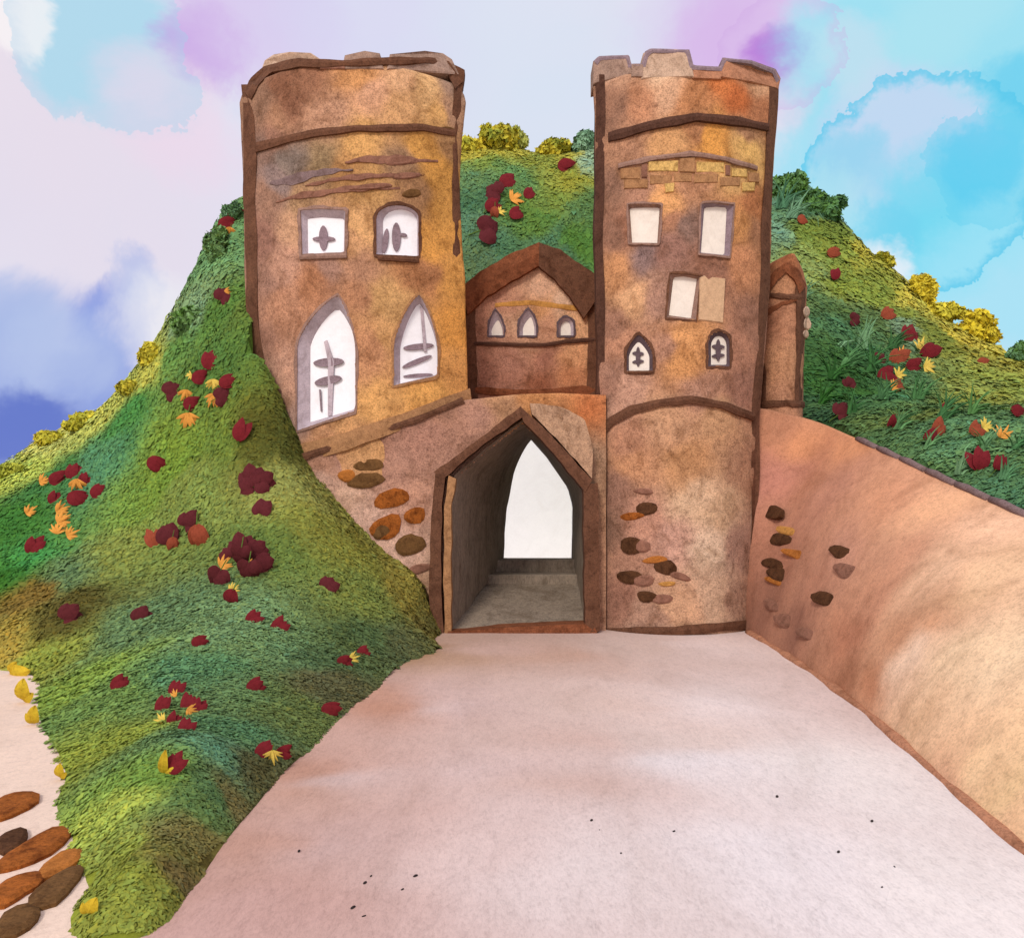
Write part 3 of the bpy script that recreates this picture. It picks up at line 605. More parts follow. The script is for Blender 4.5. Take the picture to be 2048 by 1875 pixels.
for wd, mt in [(52,'b_bro'),(48,'b_bro'),(40,'b_bro'),(52,'b_bro'),(44,'b_bro'),(30,'b_yel')]:
    mid = bx+wd/2; yt = np.interp(mid, [1236, 1300, 1380, 1450, 1514], [368, 353, 345, 352, 370])
    block('brick', [(bx+2, yt), (bx+wd-2, yt), (bx+wd-3, yt+17), (bx+2, yt+18)], FRT, .010, .05, mt, RT, .08); bx += wd
block('brick', [(1329,368),(1349,366),(1347,384),(1331,386)], FRT, .03, .05, 'b_yel', RT, .08)
for bx, by, w, h, a, mt in [(1293,1017,42,28,-8,'s_dark'),(1264,1032,50,16,-8,'s_mix'),(1264,1090,52,34,5,'s_dark'),(1284,1092,34,26,0,'s_faint'),(1331,1134,48,32,18,'s_dark'),(1310,1119,50,14,-6,'s_oran'),
        (1258,1154,52,26,0,'s_dark'),(1286,1160,44,24,4,'s_faint'),(1293,1192,40,22,4,'s_dark'),(1334,1167,36,9,-4,'s_yel'),(1322,1197,52,18,0,'s_faint'),(1287,982,40,12,2,'s_faint'),(1360,1152,44,14,18,'s_faint')]:
    block('stone', blob(bx, by, w, h, a), FRT, .028, .06, mt, RT, .28)

# ------------------------------------------------------------------ side turret
FST = Front(17.4, .45, [(519,1556),(526,1540),(540,1526),(575,1517),(830,1519)], [(519,1586),(526,1596),(540,1606),(575,1615),(660,1611),(740,1606),(830,1606)])
ST = thing('side_turret', 'small round-headed brown turret tucked against the right side of the tall tower', 'turret', tuple(unproj(1563, 820, 17.6)))
body('wall', FST, 520, 850, 2.0, [], [(1560,560,(168,118,84)),(1570,640,(162,112,82)),(1560,720,(168,120,86)),(1565,790,(165,118,88)),(1540,640,(140,92,66)),(1580,530,(150,92,58))], ST, nf=40)
ribbon('outline_shade_strip', [(1519,560),(1520,700),(1520,815)], [(1532,560),(1531,700),(1531,815)], FST, .04, .1, 'dark', ST, 30)
ribbon('outline_shade_strip', [(1592,570),(1592,700),(1588,815)], [(1610,570),(1607,700),(1604,815)], FST, .04, .1, 'dark', ST, 30)
ribbon('hood_moulding', [(1522,580),(1545,545),(1572,524),(1596,540),(1612,572)], [(1534,592),(1552,562),(1572,546),(1588,560),(1598,588)], FST, .06, .1, 'rust', ST, 30)
ribbon('string_course', [(1530,585),(1570,588),(1604,590)], [(1530,594),(1570,598),(1604,600)], FST, .05, .1, 'dark', ST, 20)
ribbon('string_course', [(1534,618),(1562,604),(1594,596)], [(1534,632),(1562,612),(1594,602)], FST, .03, .1, 'rust', ST, 20)
ribbon('plinth', [(1522,802),(1570,800),(1608,804)], [(1522,816),(1570,812),(1608,816)], FST, .06, .1, 'dark', ST, 20)
for a in [(1612,624,14,22),(1614,648,15,26),(1611,668,12,16)]:
    block('stone', blob(a[0], a[1], a[2], a[3], 0, 10), FST, .05, .2, 'merl', ST, .2)

# ------------------------------------------------------------------ gatehouse: wall with a passage
FGW = Front(16.25, 0.0, [(0,0),(2000,0)], [(0,2048),(2000,2048)])
GH = thing('gatehouse', 'low brown gatehouse wall with a pointed stone gateway between the two towers', 'gatehouse', tuple(unproj(1030, 1260, 16.2)))
TOP = [(560,925),(600,918),(700,886),(830,842),(930,800),(1040,788),(1120,786),(1215,790)]
open_in = [(898,1300),(899,1150),(902,1040),(911,955),(975,900),(1047,846),(1110,908),(1168,975),(1170,1100),(1170,1300)]
GT = [(640,930,(167,122,98)),(700,910,(172,128,108)),(760,900,(167,122,103)),(700,990,(206,167,142)),(800,930,(172,128,108)),(850,870,(167,122,103)),(950,840,(172,128,108)),(1000,810,(176,132,98)),(830,980,(191,142,118)),
      (740,1050,(206,167,147)),(800,1110,(206,167,147)),(640,960,(191,152,132)),(1080,805,(196,137,88)),(1150,840,(171,112,68)),(1130,880,(170,142,112)),(1172,820,(186,112,68)),(1180,900,(150,120,96)),(850,1200,(180,140,110)),(760,870,(150,108,88)),(880,820,(150,110,90))]
V = []; nxg = 160; nzg = 110
pxs = np.linspace(570, 1212, nxg)
for px in pxs:
    X = (px-CX)/FPX*16.25; zt = EYE-(lerp_tab(TOP, px)-HY)/FPX*16.25
    for k in range(nzg): V.append((X, 16.25, zt*k/(nzg-1)))
V = np.array(V); i = np.arange(nxg*nzg).reshape(nxg, nzg)
F = np.stack([i[:-1, :-1], i[1:, :-1], i[1:, 1:], i[:-1, 1:]], 2).reshape(-1, 4)
c = V[F].mean(1); px = CX+FPX*c[:, 0]/c[:, 1]; py = HY+(EYE-c[:, 2])*FPX/c[:, 1]
F = F[~inpoly(px, py, open_in)]
cols = idw(V, np.array([FGW.P(a, b) for a, b, _ in GT]), np.array([lin(t[2]) for t in GT]), 3.2, .15, 1.8, .05)
Vt = [(v[0], 20.6, v[2]) for v in V[i[:, -1]]]                   # terrace on top, reaching back
nb = len(V); Vall = np.vstack([V+np.c_[np.zeros(len(V)), .025*sn(V, 1.7, 0), np.zeros(len(V))], Vt])
faces = F.tolist()+[[int(i[k, -1]), int(i[k+1, -1]), nb+k+1, nb+k] for k in range(nxg-1)]
mesh_obj('wall', Vall, faces, M['stone'], GH, np.vstack([cols, cols[i[:, -1]]]), True)
ribbon('coping', [(585,912),(700,878),(830,834),(925,795)], [(590,926),(700,890),(830,846),(930,806)], FGW, .06, .4, 'dark', GH, 40)
# gate surround
FGF = Front(15.95, 0.0, [(0,0),(2000,0)], [(0,2048),(2000,2048)])
ribbon('gate_post', [(861,1274),(858,1150),(864,1010),(872,942)], [(887,1274),(882,1150),(884,1010),(892,946)], FGF, .04, .34, 'dark', GH, 40)
ribbon('gate_jamb', [(890,1272),(887,1150),(889,1010),(897,950)], [(903,1268),(902,1150),(903,1010),(912,957)], FGF, .02, .34, 'b_bro', GH, 40)
ribbon('gable_band', [(868,944),(950,884),(1042,812)], [(884,960),(958,895),(1046,834)], FGF, .05, .34, 'dark', GH, 40)
ribbon('gable_band', [(1040,812),(1100,868),(1184,960)], [(1046,842),(1098,896),(1170,984)], FGF, .07, .34, 'dark', GH, 40)
ribbon('gable_spandrel', [(1060,806),(1120,812),(1170,838),(1186,900)], [(1064,828),(1108,872),(1150,918),(1184,956)], FGF, .01, .34, 's_gate', GH, 30)
ribbon('gate_post', [(1166,970),(1168,1100),(1170,1262)], [(1196,965),(1198,1100),(1200,1262)], FGF, .05, .34, 'dark', GH, 40)
ribbon('threshold', [(896,1262),(1040,1252),(1186,1246)], [(892,1290),(1040,1280),(1196,1268)], FGF, .05, .5, 'rust', GH, 30, .6)
# vaulted passage narrowing to the far arch
near = [(901,1272),(900,1150),(903,1020),(911,958),(975,904),(1047,846),(1110,908),(1168,976),(1169,1100),(1170,1262)]
farp = [(1009,1119),(1010,1070),(1013,1018),(1030,944),(1046,905),(1063,879),(1095,915),(1136,975),(1146,1010),(1144,1119)]
near = [(a+(-5 if a < 1047 else 5 if a > 1047 else 0), b-(7 if b < 1200 else 0)) for a, b in near]
nA = 40; A = resample(near, nA); B = resample(farp, nA)
ny = 24; V = []
for k in range(ny):
    t = k/(ny-1); Y = 16.0+4.2*t
    for a in range(nA):
        pa = unproj(A[a][0], A[a][1], 16.0); pb = unproj(B[a][0], B[a][1], 20.2)
        p = pa*(1-t)+pb*t; V.append((p[0], Y, p[2]))
V = np.array(V); V[:, 2] = np.where(V[:, 2] < .3, V[:, 2]-.1, V[:, 2])
i = np.arange(ny*nA).reshape(ny, nA); F = np.stack([i[:-1, :-1], i[1:, :-1], i[1:, 1:], i[:-1, 1:]], 2).reshape(-1, 4)
V = V+np.c_[.02*sn(V, 2, 0), np.zeros(len(V)), .02*sn(V, 2, 1)]
mesh_obj('passage_vault', V, F, M['greyst'], GH, smooth=True)
FFA = Front(20.2, 0, [(0,0),(2000,0)], [(0,2048),(2000,2048)])
ribbon('far_jamb', farp[5:], [(1064,868),(1104,908),(1148,968),(1164,1010),(1162,1125)], FFA, .01, .2, 'lilac', GH, 24, .3)
def xlr(Y):
    t = (Y-16)/4.2
    return (unproj(901,1200,16)[0]*(1-t)+unproj(1009,1100,20.2)[0]*t-.05, unproj(1170,1200,16)[0]*(1-t)+unproj(1144,1100,20.2)[0]*t+.05)
a0, a1 = xlr(16.1); b0, b1 = xlr(18.9); a0 -= .3; b0 -= .3; a1 += .1; b1 += .3
mesh_obj('passage_floor', [(a0, 16.1, .02), (a1, 16.1, .02), (b1, 18.9, .74), (b0, 18.9, .74)], [(0, 1, 2, 3)], M['greyst'], GH)
for y0, z, z1 in [(18.8, .70, .93), (19.6, .93, 1.235)]:
    a0, a1 = xlr(y0); b0, b1 = xlr(20.2); a0 -= .3; b0 -= .3; a1 += .3; b1 += .3
    V = [(a0, y0, z), (a1, y0, z), (a1, y0, z1-.03), (a0, y0, z1-.03), (a0, y0+.04, z1), (a1, y0+.04, z1), (b1, 20.3, z1), (b0, 20.3, z1), (b1, 20.3, 0), (b0, 20.3, 0)]
    mesh_obj('step', V, [(0, 1, 2, 3), (3, 2, 5, 4), (4, 5, 6, 7), (7, 6, 8, 9)], M['greyst'], GH)
for bx, by, w, h, a, mt in [(735,930,64,29,-8,'s_oliv'),(732,960,76,32,-4,'s_oliv'),(694,951,36,27,0,'s_oran'),(784,997,74,38,-10,'s_mix'),(830,1030,46,32,-18,'s_mix'),(772,1054,66,48,-25,'s_mix'),(764,1062,40,30,-20,'s_oliv'),(821,1089,62,42,-16,'s_oliv'),(839,1137,48,18,-12,'s_faint')]:
    block('stone', blob(bx, by, w, h, a), FGW, .028, .06, mt, GH, .28)

# courtyard behind, with an added white wall for the light through the arch
cy = mesh_obj('courtyard', [(-7, 20.2, .1), (6, 20.2, .1), (6, 38.1, .1), (-7, 38.1, .1)], [(0, 1, 2, 3)], M['pale']); tag(cy, kind='structure')
bmv = [(-7, 38, 0), (7, 38, 0), (7, 38, 7.0), (-7, 38, 7.0), (-7, 38.4, 7.1), (7, 38.4, 7.1), (7, 38.4, 0), (-7, 38.4, 0)]
cw = mesh_obj('added_light_wall', bmv, [(0, 1, 2, 3), (3, 2, 5, 4), (4, 5, 6, 7), (0, 3, 4, 7), (1, 6, 5, 2)], M['pale'])
tag(cw, 'added white wall standing in for the light seen through the far arch', 'wall')

# ------------------------------------------------------------------ pavilion above the gate
FPV = Front(18.6, 0.0, [(0,0),(2000,0)], [(0,2048),(2000,2048)])
PV = thing('gabled_pavilion', 'small gabled brown house with three tiny arched windows, set between the towers above the gate', 'house', tuple(unproj(1070, 800, 18.8)))
PT = [(1076,570,(206,162,132)),(1020,610,(180,132,106)),(1120,600,(214,176,146)),(1060,650,(196,150,120)),(990,600,(176,126,102)),(1150,650,(214,164,122)),(1080,610,(205,150,104)),(960,660,(170,122,98)),(1020,720,(166,118,98)),(1100,720,(162,112,92)),
      (1150,720,(204,150,108)),(1150,750,(186,126,88)),(1000,760,(158,110,90)),(1080,770,(140,88,64)),(1090,650,(190,140,110)),(1030,640,(200,156,126))]
pv_top = [(925,600),(1077,515),(1180,590),(1216,620)]
p1 = pointed(977, 1008, 672, 672, 991, 620, 656, 656); p1i = pointed(983, 1005, 671, 671, 996, 638, 660, 660)
p2 = pointed(1037, 1073, 672, 672, 1057, 618, 650, 650); p2i = pointed(1046, 1069, 671, 671, 1062, 632, 656, 656)
p3 = roundtop(1116, 1148, 672, 634, 18); p3i = roundtop(1122, 1142, 671, 640, 14)
V = []; nxp, nzp = 90, 90
for px in np.linspace(930, 1214, nxp):
    X = (px-CX)/FPX*18.6; z0 = EYE-(830-HY)/FPX*18.6; zt = EYE-(lerp_tab(pv_top, px)-HY)/FPX*18.6
    for k in range(nzp): V.append((X, 18.6, z0+(zt-z0)*k/(nzp-1)))
V = np.array(V); i = np.arange(nxp*nzp).reshape(nxp, nzp)
F = np.stack([i[:-1, :-1], i[1:, :-1], i[1:, 1:], i[:-1, 1:]], 2).reshape(-1, 4)
c = V[F].mean(1); px = CX+FPX*c[:, 0]/c[:, 1]; py = HY+(EYE-c[:, 2])*FPX/c[:, 1]
drop = np.zeros(len(F), bool)
for h in (p1, p2, p3): drop |= inpoly(px, py, h)
F = F[~drop]
cols = idw(V, np.array([FPV.P(a, b) for a, b, _ in PT]), np.array([lin(t[2]) for t in PT]), 3.2, .1, 2.2, .05)
mesh_obj('wall', V+np.c_[np.zeros(len(V)), .015*sn(V, 2.2, 0), np.zeros(len(V))], F, M['stone'], PV, cols, True)
window(p1, p1i, FPV, PV, 'lilac', 'cream', 'mulld', .55, .1)
window(p2, p2i, FPV, PV, 'lilac', 'cream', 'mulld', .55, .1)
window(p3, p3i, FPV, PV, 'lilac', 'cream', 'mulld', .55, .1)
ribbon('roof_slope', [(921,578),(960,548),(1020,512),(1078,489)], [(936,632),(975,596),(1030,562),(1077,536)], FPV, .22, 3.2, 'rust', PV, 36)
ribbon('roof_slope', [(1078,489),(1120,504),(1170,540),(1216,566)], [(1077,536),(1112,566),(1144,604),(1166,640)], FPV, .22, 3.2, 'dark', PV, 36)
ribbon('string_course', [(948,684),(1040,686),(1090,687),(1130,679),(1190,676)], [(948,691),(1040,693),(1090,694),(1130,687),(1190,684)], FPV, .07, .1, 'dark2', PV, 30, .8)
ribbon('corner_post', [(930,600),(932,700),(932,800)], [(950,612),(953,700),(956,800)], FPV, .06, .3, 'dark', PV, 30)
ribbon('corner_post', [(1176,590),(1176,700),(1172,800)], [(1214,590),(1214,700),(1214,800)], FPV, .06, .3, 'dark', PV, 30)
ribbon('plinth', [(950,774),(1060,780),(1190,770)], [(950,788),(1060,792),(1190,790)], FPV, .06, .2, 'rust', PV, 30)
ribbon('orange_band', [(990,606),(1060,600),(1156,612)], [(990,614),(1060,610),(1156,622)], FPV, .02, .05, 's_yel', PV, 24, .8)

# ------------------------------------------------------------------ rampart on the right
RW = thing('rampart_wall', 'long sloping terracotta rampart wall along the right side of the road', 'wall', (5.2, 11, 0))
bot = [(4.75,16.6,0),(4.74,16.0,0),(4.66,13.9,0),(4.53,11.75,0),(4.32,9.69,0),(4.09,8.19,0),(3.87,6.85,0),(3.72,5.77,0),(3.6,3.0,0)]
def arc_res(pts, n):
    p = np.array(pts, float); d = np.r_[0, np.cumsum(np.linalg.norm(np.diff(p, axis=0), axis=1))]; t = np.linspace(0, d[-1], n)
    return np.c_[np.interp(t, d, p[:, 0]), np.interp(t, d, p[:, 1]), np.interp(t, d, p[:, 2])]
nb_ = 150; nh = 70
Bt = arc_res(bot, nb_); Tp = arc_res([(5.0,16.9,4.66)]+BT, nb_)
_k = np.ones(13)/13
Tp = np.c_[tuple(np.r_[Tp[:6, q], np.convolve(Tp[:, q], _k, 'valid'), Tp[-6:, q]] for q in range(3))]
def rampart_pt(s, t):
    a = np.array([np.interp(s*(nb_-1), np.arange(nb_), Bt[:, q]) for q in range(3)]); b = np.array([np.interp(s*(nb_-1), np.arange(nb_), Tp[:, q]) for q in range(3)])
    p = a*(1-t)+b*t; p[2] += .22*math.sin(math.pi*t); p[0] -= .12*math.sin(math.pi*t); return p
V = np.array([rampart_pt(a/(nb_-1), b/(nh-2)) if b < nh-1 else rampart_pt(a/(nb_-1), 1)+np.array((.6, .5, -.5)) for a in range(nb_) for b in range(nh)])
i = np.arange(nb_*nh).reshape(nb_, nh); F = np.stack([i[:-1, :-1], i[1:, :-1], i[1:, 1:], i[:-1, 1:]], 2).reshape(-1, 4)
cen = V[F].mean(1); fpx = CX+FPX*cen[:, 0]/cen[:, 1]; fpy = HY+(EYE-cen[:, 2])*FPX/cen[:, 1]
def ramp_hit(px, py):
    k = np.argmin((fpx-px)**2+(fpy-py)**2); return cen[k]
RWT = [(1560,850,(176,122,93)),(1600,880,(201,137,98)),(1700,900,(206,142,103)),(1540,950,(181,122,103)),(1650,1000,(186,132,108)),(1800,980,(206,147,113)),(1900,1000,(221,167,128)),(2000,1050,(231,182,147)),(1560,1100,(171,117,93)),
 (1700,1100,(196,142,117)),(1800,1100,(196,142,112)),(1850,1150,(226,182,147)),(1950,1150,(231,187,147)),(1700,1250,(181,122,93)),(1600,1250,(144,99,80)),(1800,1250,(196,142,108)),(1820,1300,(236,201,171)),(1900,1300,(236,201,162)),
 (2000,1300,(236,201,162)),(1750,1350,(191,132,98)),(1850,1400,(231,187,147)),(1950,1500,(231,191,147)),(2030,1560,(238,200,150)),(1690,1340,(167,113,84)),(2000,1620,(226,177,137)),(1900,1540,(216,162,128)),(1530,1200,(150,104,84)),(1640,1180,(184,130,104)),
 (1860,1220,(206,152,116)),(1750,1180,(196,140,110))]  # lighter to the right: fall of light on the slope put into colour
cols = idw(V, np.array([ramp_hit(a, b) for a, b, _ in RWT]), np.array([lin(t[2]) for t in RWT]), 2.8, .2, 1.2, .12)*np.array((1.07, 1.09, 1.10))
nrm = np.array((-.85, -.15, .5))
mesh_obj('face', V+nrm*(.012*sn(V, 1.1, 2)+.008*sn(V, 4, 0)+.005*sn(V, 11, 1))[:, None], F, M['earth'], RW, cols, True)
def tube(name, pts, r0, r1, mat, parent, seg=7, wob=.25):
    pts = np.array(pts); n = len(pts); V = []; F = []
    for k in range(n):
        t = pts[min(k+1, n-1)]-pts[max(k-1, 0)]; t /= np.linalg.norm(t); a = np.cross(t, (0, 0, 1.)); a /= np.linalg.norm(a); b = np.cross(a, t)
        r = (r0+(r1-r0)*k/(n-1))*(1+wob*math.sin(k*1.7)*.5+wob*math.sin(k*.61))
        for s in range(seg): an = 2*math.pi*s/seg; V.append(pts[k]+a*math.cos(an)*r+b*math.sin(an)*r)
    for k in range(n-1):
        for s in range(seg): F.append((k*seg+s, k*seg+(s+1) % seg, (k+1)*seg+(s+1) % seg, (k+1)*seg+s))
    F.append(tuple(range(seg))); F.append(tuple(range(n*seg-1, (n-1)*seg-1, -1)))
    o = mesh_obj(name, V, F, M[mat], parent, smooth=True); fixn(o); return o
tube('footing', arc_res(bot[1:], 60), .07, .05, 'foot', RW)
cp = arc_res(BT[2:], 15)
for k in range(2, 14):
    a = cp[k]+(cp[k+1]-cp[k])*.03; b = cp[k]+(cp[k+1]-cp[k])*.97
    tube('coping_stone', [a, a*.66+b*.34+np.array((0, 0, .012)), a*.33+b*.67, b], .05, .045, 'cope', RW, 7, .25)
def surf_stone(parent, P, tu, tv, nn, w, h, mat, th=.05):
    n = 14; ring = []; ph = random.random()*6
    for k in range(n):
        t = 2*math.pi*k/n; q = 1+.1*math.sin(2*t+ph)+.08*math.sin(3*t+ph*2)+random.uniform(-.06, .06)
        ring.append((math.cos(t)*w/2*q, math.sin(t)*h/2*q))
    V = [P+tu*x*.7+tv*y*.7+nn*th for x, y in ring]+[P+tu*x+tv*y+nn*th*.45 for x, y in ring]+[P+tu*x+tv*y-nn*.08 for x, y in ring]
    F = [tuple(range(n))]
    for a in range(n): b = (a+1) % n; F += [(a, b, n+b, n+a), (n+a, n+b, 2*n+b, 2*n+a)]
    o = mesh_obj('stone', V, F, M[mat], parent); fixn(o); return o
for bx, by, w, h, mt in [(1541,1021,50,26,'s_dark'),(1559,1077,52,26,'s_dark'),(1543,1127,46,24,'s_dark'),(1562,1147,54,26,'s_dark'),(1683,1103,50,28,'s_dark'),(1658,1198,66,30,'s_dark'),(1550,1211,50,20,'s_faint'),(1571,1245,52,26,'s_faint'),
        (1620,1271,56,24,'s_faint'),(1696,1140,60,34,'s_faint'),(1571,1057,54,18,'s_yel'),(1594,1105,56,20,'s_oran'),(1553,1166,48,14,'s_oran')]:
    P = ramp_hit(bx, by); m = P[1]/FPX
    tv = np.array((.42, .0, .9)); tv /= np.linalg.norm(tv); tu = np.array((.12, -1, -.12)); tu -= tv*(tu@tv); tu /= np.linalg.norm(tu); nn = np.cross(tu, tv); nn = nn if nn[0] < 0 else -nn
    # the wall is seen at a slant: lengthen the stones along it
    sl = max(.28, abs((tu-np.array((P[0]/P[1]*tu[1], tu[1], 0)))[0]))
    surf_stone(RW, P, tu, tv, nn, min(w*m/sl, 1.25), h*m*1.0, mt, .03)

# flat stones on the sandy ground at lower left
for k, (bx, by, w, h, a, mt, lb) in enumerate([(26,1609,100,46,20,'s_mix','rust brown flat stone on the sand, topmost of the row at the left edge'),(24,1682,70,40,20,'s_dark','small dark brown flat stone on the sand at the left edge'),
        (72,1696,160,46,30,'s_mix','longest rust orange flat stone slanting across the sand by the grass'),(122,1726,100,36,32,'s_oran','orange flat stone touching the edge of the grass'),
        (34,1775,110,46,28,'s_mix','orange brown flat stone on the sand at the left edge, below the dark one'),(112,1775,130,46,32,'s_oliv','olive brown flat stone on the sand beside the yellow-green grass'),(34,1842,120,44,30,'s_oliv','lowest olive brown flat stone in the bottom left corner')]):
    Y = gy(by); P = unproj(bx, by, Y); m = Y/FPX
    t = thing('flat_stone', lb, 'stone', (P[0], P[1], 0), 'flat stones on the sand at lower left')
    ar = math.radians(a)
    g1 = unproj(bx+math.cos(ar)*w*.5, by-math.sin(ar)*w*.5, gy(by-math.sin(ar)*w*.5)); g0 = unproj(bx-math.cos(ar)*w*.5, by+math.sin(ar)*w*.5, gy(by+math.sin(ar)*w*.5))
    tu = (g1-g0)/2; tu[2] = 0; 
    q1 = (bx-math.sin(ar)*h*.5, by-math.cos(ar)*h*.5); q0 = (bx+math.sin(ar)*h*.5, by+math.cos(ar)*h*.5)
    tv = (unproj(q1[0], q1[1], gy(q1[1]))-unproj(q0[0], q0[1], gy(q0[1])))/2; tv[2] = 0
    o = surf_stone(t, np.array((P[0], P[1], 0.0)), tu, tv, np.array((0, 0, 1.)), 2.0, 2.1, mt, .03); o.name = 'slab'

# ------------------------------------------------------------------ bushes along the skyline
def leaf_blob(center, rad, count, size, col_a, col_b, lumps=12):
    cs = [np.zeros(3)]+[rng.normal(0, .30, 3)*np.array((1, .8, .75)) for _ in range(lumps)]; rs = [.62]+[random.uniform(.32, .5) for _ in range(lumps)]
    k = rng.integers(0, lumps+1, count); d = rng.normal(size=(count, 3)); d /= np.linalg.norm(d, axis=1, keepdims=True)
    rr = np.array(rs)[k][:, None]*rng.uniform(.35, 1.0, (count, 1))**.5*1.12
    P = np.array(cs)[k]+d*rr
    n = d+rng.normal(0, .6, (count, 3)); n /= np.linalg.norm(n, axis=1, keepdims=True)
    t = rng.normal(size=(count, 3)); t -= (t*n).sum(1, keepdims=True)*n; t /= np.linalg.norm(t, axis=1, keepdims=True); s = np.cross(n, t)
    P = P*np.array(rad)+np.array(center); sz = size*rng.uniform(.6, 1.4, (count, 1))
    v = np.stack([P-t*sz*.5, P+s*sz*.3, P+t*sz*.55, P-s*sz*.3], 1).reshape(-1, 3)
    f = .5+.5*sn(P, 1.6, 1); f = np.clip(f+rng.normal(0, .18, count), 0, 1)[:, None]
    c = np.array(lin(col_a))*(1-f)+np.array(lin(col_b))*f
    return v, np.arange(count*4).reshape(-1, 4), np.repeat(np.clip(c*rng.normal(1, .1, (count, 1)), .01, .9), 4, 0)
def bush(px, py, rx, rz, h, ca, cb, label, up=.35, count=2600):
    # base: where the slope first lies under the crown's foot
    p = None
    for dy in range(0, 200, 6):
        p = rayhit(h, px, py+rz*.6+dy)
        if p is not None: break
    if p is None: return
    m = p[1]/FPX; cz = EYE-(py-HY)*m
    t = thing('bush', label, 'bush', tuple(p), 'bushes along the skyline')
    R = (rx*m*1.15, rx*m*.9, rz*m*1.25); cen_ = (p[0], p[1]+R[1]*.3, min(max(cz, p[2]), p[2]+R[2]*.5))
    v, f, c = leaf_blob(cen_, R, count, .15*p[1]/20, ca, cb)
    mesh_obj('crown', v, f, M['leaf'], t, c)
    for q in range(3):
        dx = random.uniform(-.3, .3)*R[0]
        tube('stem', [p+np.array((dx*.3, 0, -.3)), np.array(cen_)*.5+p*.5+np.array((dx*.6, 0, -.1)), np.array(cen_)+np.array((dx, 0, .1))], .05, .02, 'wood', t, 6, .1)
YL, YG, OL, GN, DG, TE = (216,196,62), (178,180,66), (128,140,52), (96,136,60), (66,108,54), (112,150,116)
for a in [(935,290,46,22,hR,YL,YG,'low yellow bush on the skyline just right of the left tower'),(1000,280,52,30,hR,YL,OL,'largest yellow-green bush on the skyline between the towers'),
          (985,258,22,20,hR,YG,YL,'small pale bush peaking left on the skyline between the towers'),(1028,256,24,24,hR,(186,192,110),YG,'pale pointed bush, highest on the skyline between the towers'),
          (1110,296,36,24,hR,YL,OL,'round yellow bush on the skyline near the tall tower'),(1172,282,30,28,hR,(150,184,146),TE,'pale blue-green bush against the tall tower'),
          (1575,375,36,32,hR,TE,GN,'dark blue-green rounded bush at the hilltop beside the tall tower'),(1640,415,44,30,hR,(84,126,92),GN,'dark green bush on the skyline right of the hilltop'),
          (1768,512,28,15,hR,YL,OL,'small yellow bush half way down the right skyline'),(1846,578,32,36,hR,YL,(226,204,60),'tall bright yellow bush on the right skyline'),(1885,612,40,24,hR,YL,YG,'low yellow bush between two taller ones on the right skyline'),
          (1962,652,46,38,hR,YL,(222,198,52),'round bright yellow bush low on the right skyline'),(2036,712,26,24,hR,TE,GN,'pale green bush on the skyline at the right edge'),
          (300,712,30,28,hL,YL,YG,'yellow bush on the left skyline below the green one'),(258,775,30,20,hL,YL,OL,'small yellow-green bush half way down the left skyline'),(170,838,46,20,hL,YG,YL,'long low yellow-green bush on the left skyline'),
          (95,878,38,20,hL,YL,YG,'pale yellow bush low on the left skyline'),(20,945,36,18,hL,YG,OL,'olive yellow bush on the skyline at the left edge'),
          (382,640,34,34,hL,(124,154,106),GN,'grey-green bush on the left skyline above the yellow one'),(432,500,26,40,hL,(112,152,100),(120,140,54),'tall green bush on the left skyline near the broad tower'),(466,430,20,26,hL,GN,TE,'green bush touching the broad tower on the left skyline')]:
    bush(*a)

# ------------------------------------------------------------------ arching grass tufts on the right slope
def tuft(px, py, r, ca, label, bend=1):
    p = rayhit(hR, px, py)
    if p is None: return
    V, F, Cc = [], [], []; m = p[1]/FPX
    for q in range(16):
        a = random.uniform(-.9, .9)+.5*bend; ln = r*m*random.uniform(.7, 1.25); w = ln*.035+.012
        b0 = len(V); cc = np.array(lin(ca))*random.uniform(.7, 1.35)
        off = np.array((random.uniform(-.15, .15)*r*m, random.uniform(-.1, .1)*r*m, 0))
        for k in range(6):
            t = k/5; an = a*(.2+t*1.5)
            x = math.sin(an)*ln*t; zz = math.cos(an*.9)*ln*t*.9
            ctr = off+np.array((x, -.25*ln*t-.1, zz)); ww = w*(1-t)**.7
            V += [ctr+np.array((-ww, 0, ww*.4)), ctr+np.array((0, -.02, 0)), ctr+np.array((ww, 0, -ww*.4))]; Cc += [cc]*3
        for k in range(5):
            for s in range(2): F.append((b0+k*3+s, b0+k*3+s+1, b0+k*3+s+4, b0+k*3+s+3))
    o = mesh_obj('grass_tuft', np.array(V), F, M['leaf'], None, np.array(Cc)); o.location = tuple(p)
    tag(o, label, 'grass tuft', 'arching grass tufts on the right slope')
TUFTS = [(1660,760,60,(58,104,50),1),(1690,735,60,(90,136,84),1),(1740,745,60,(70,118,66),1),(1720,700,60,(120,160,116),-1),(1640,810,50,(52,98,40),1),(1760,800,60,(84,130,82),1),(1700,830,50,(64,110,60),1),
                        (1830,800,60,(80,124,74),1),(1790,860,50,(96,140,88),1),(1880,840,60,(72,118,70),1),(1940,830,55,(84,126,70),1),(1850,900,45,(96,136,88),1),(1960,900,55,(108,150,102),-1),(2020,900,50,(76,122,74),1),(1910,950,45,(110,146,104),1),
                        (1580,440,60,(110,150,116),1),(1560,420,60,(84,130,96),1),(1600,600,50,(110,150,110),1),(2000,960,45,(90,136,92),1),(1780,700,50,(70,112,66),1)]
for k, (px, py, r, c, b) in enumerate(sorted(TUFTS)):
    tuft(px, py, r, c, f'{ORD[k]} arching grass tuft from the left on the slope right of the castle', b)

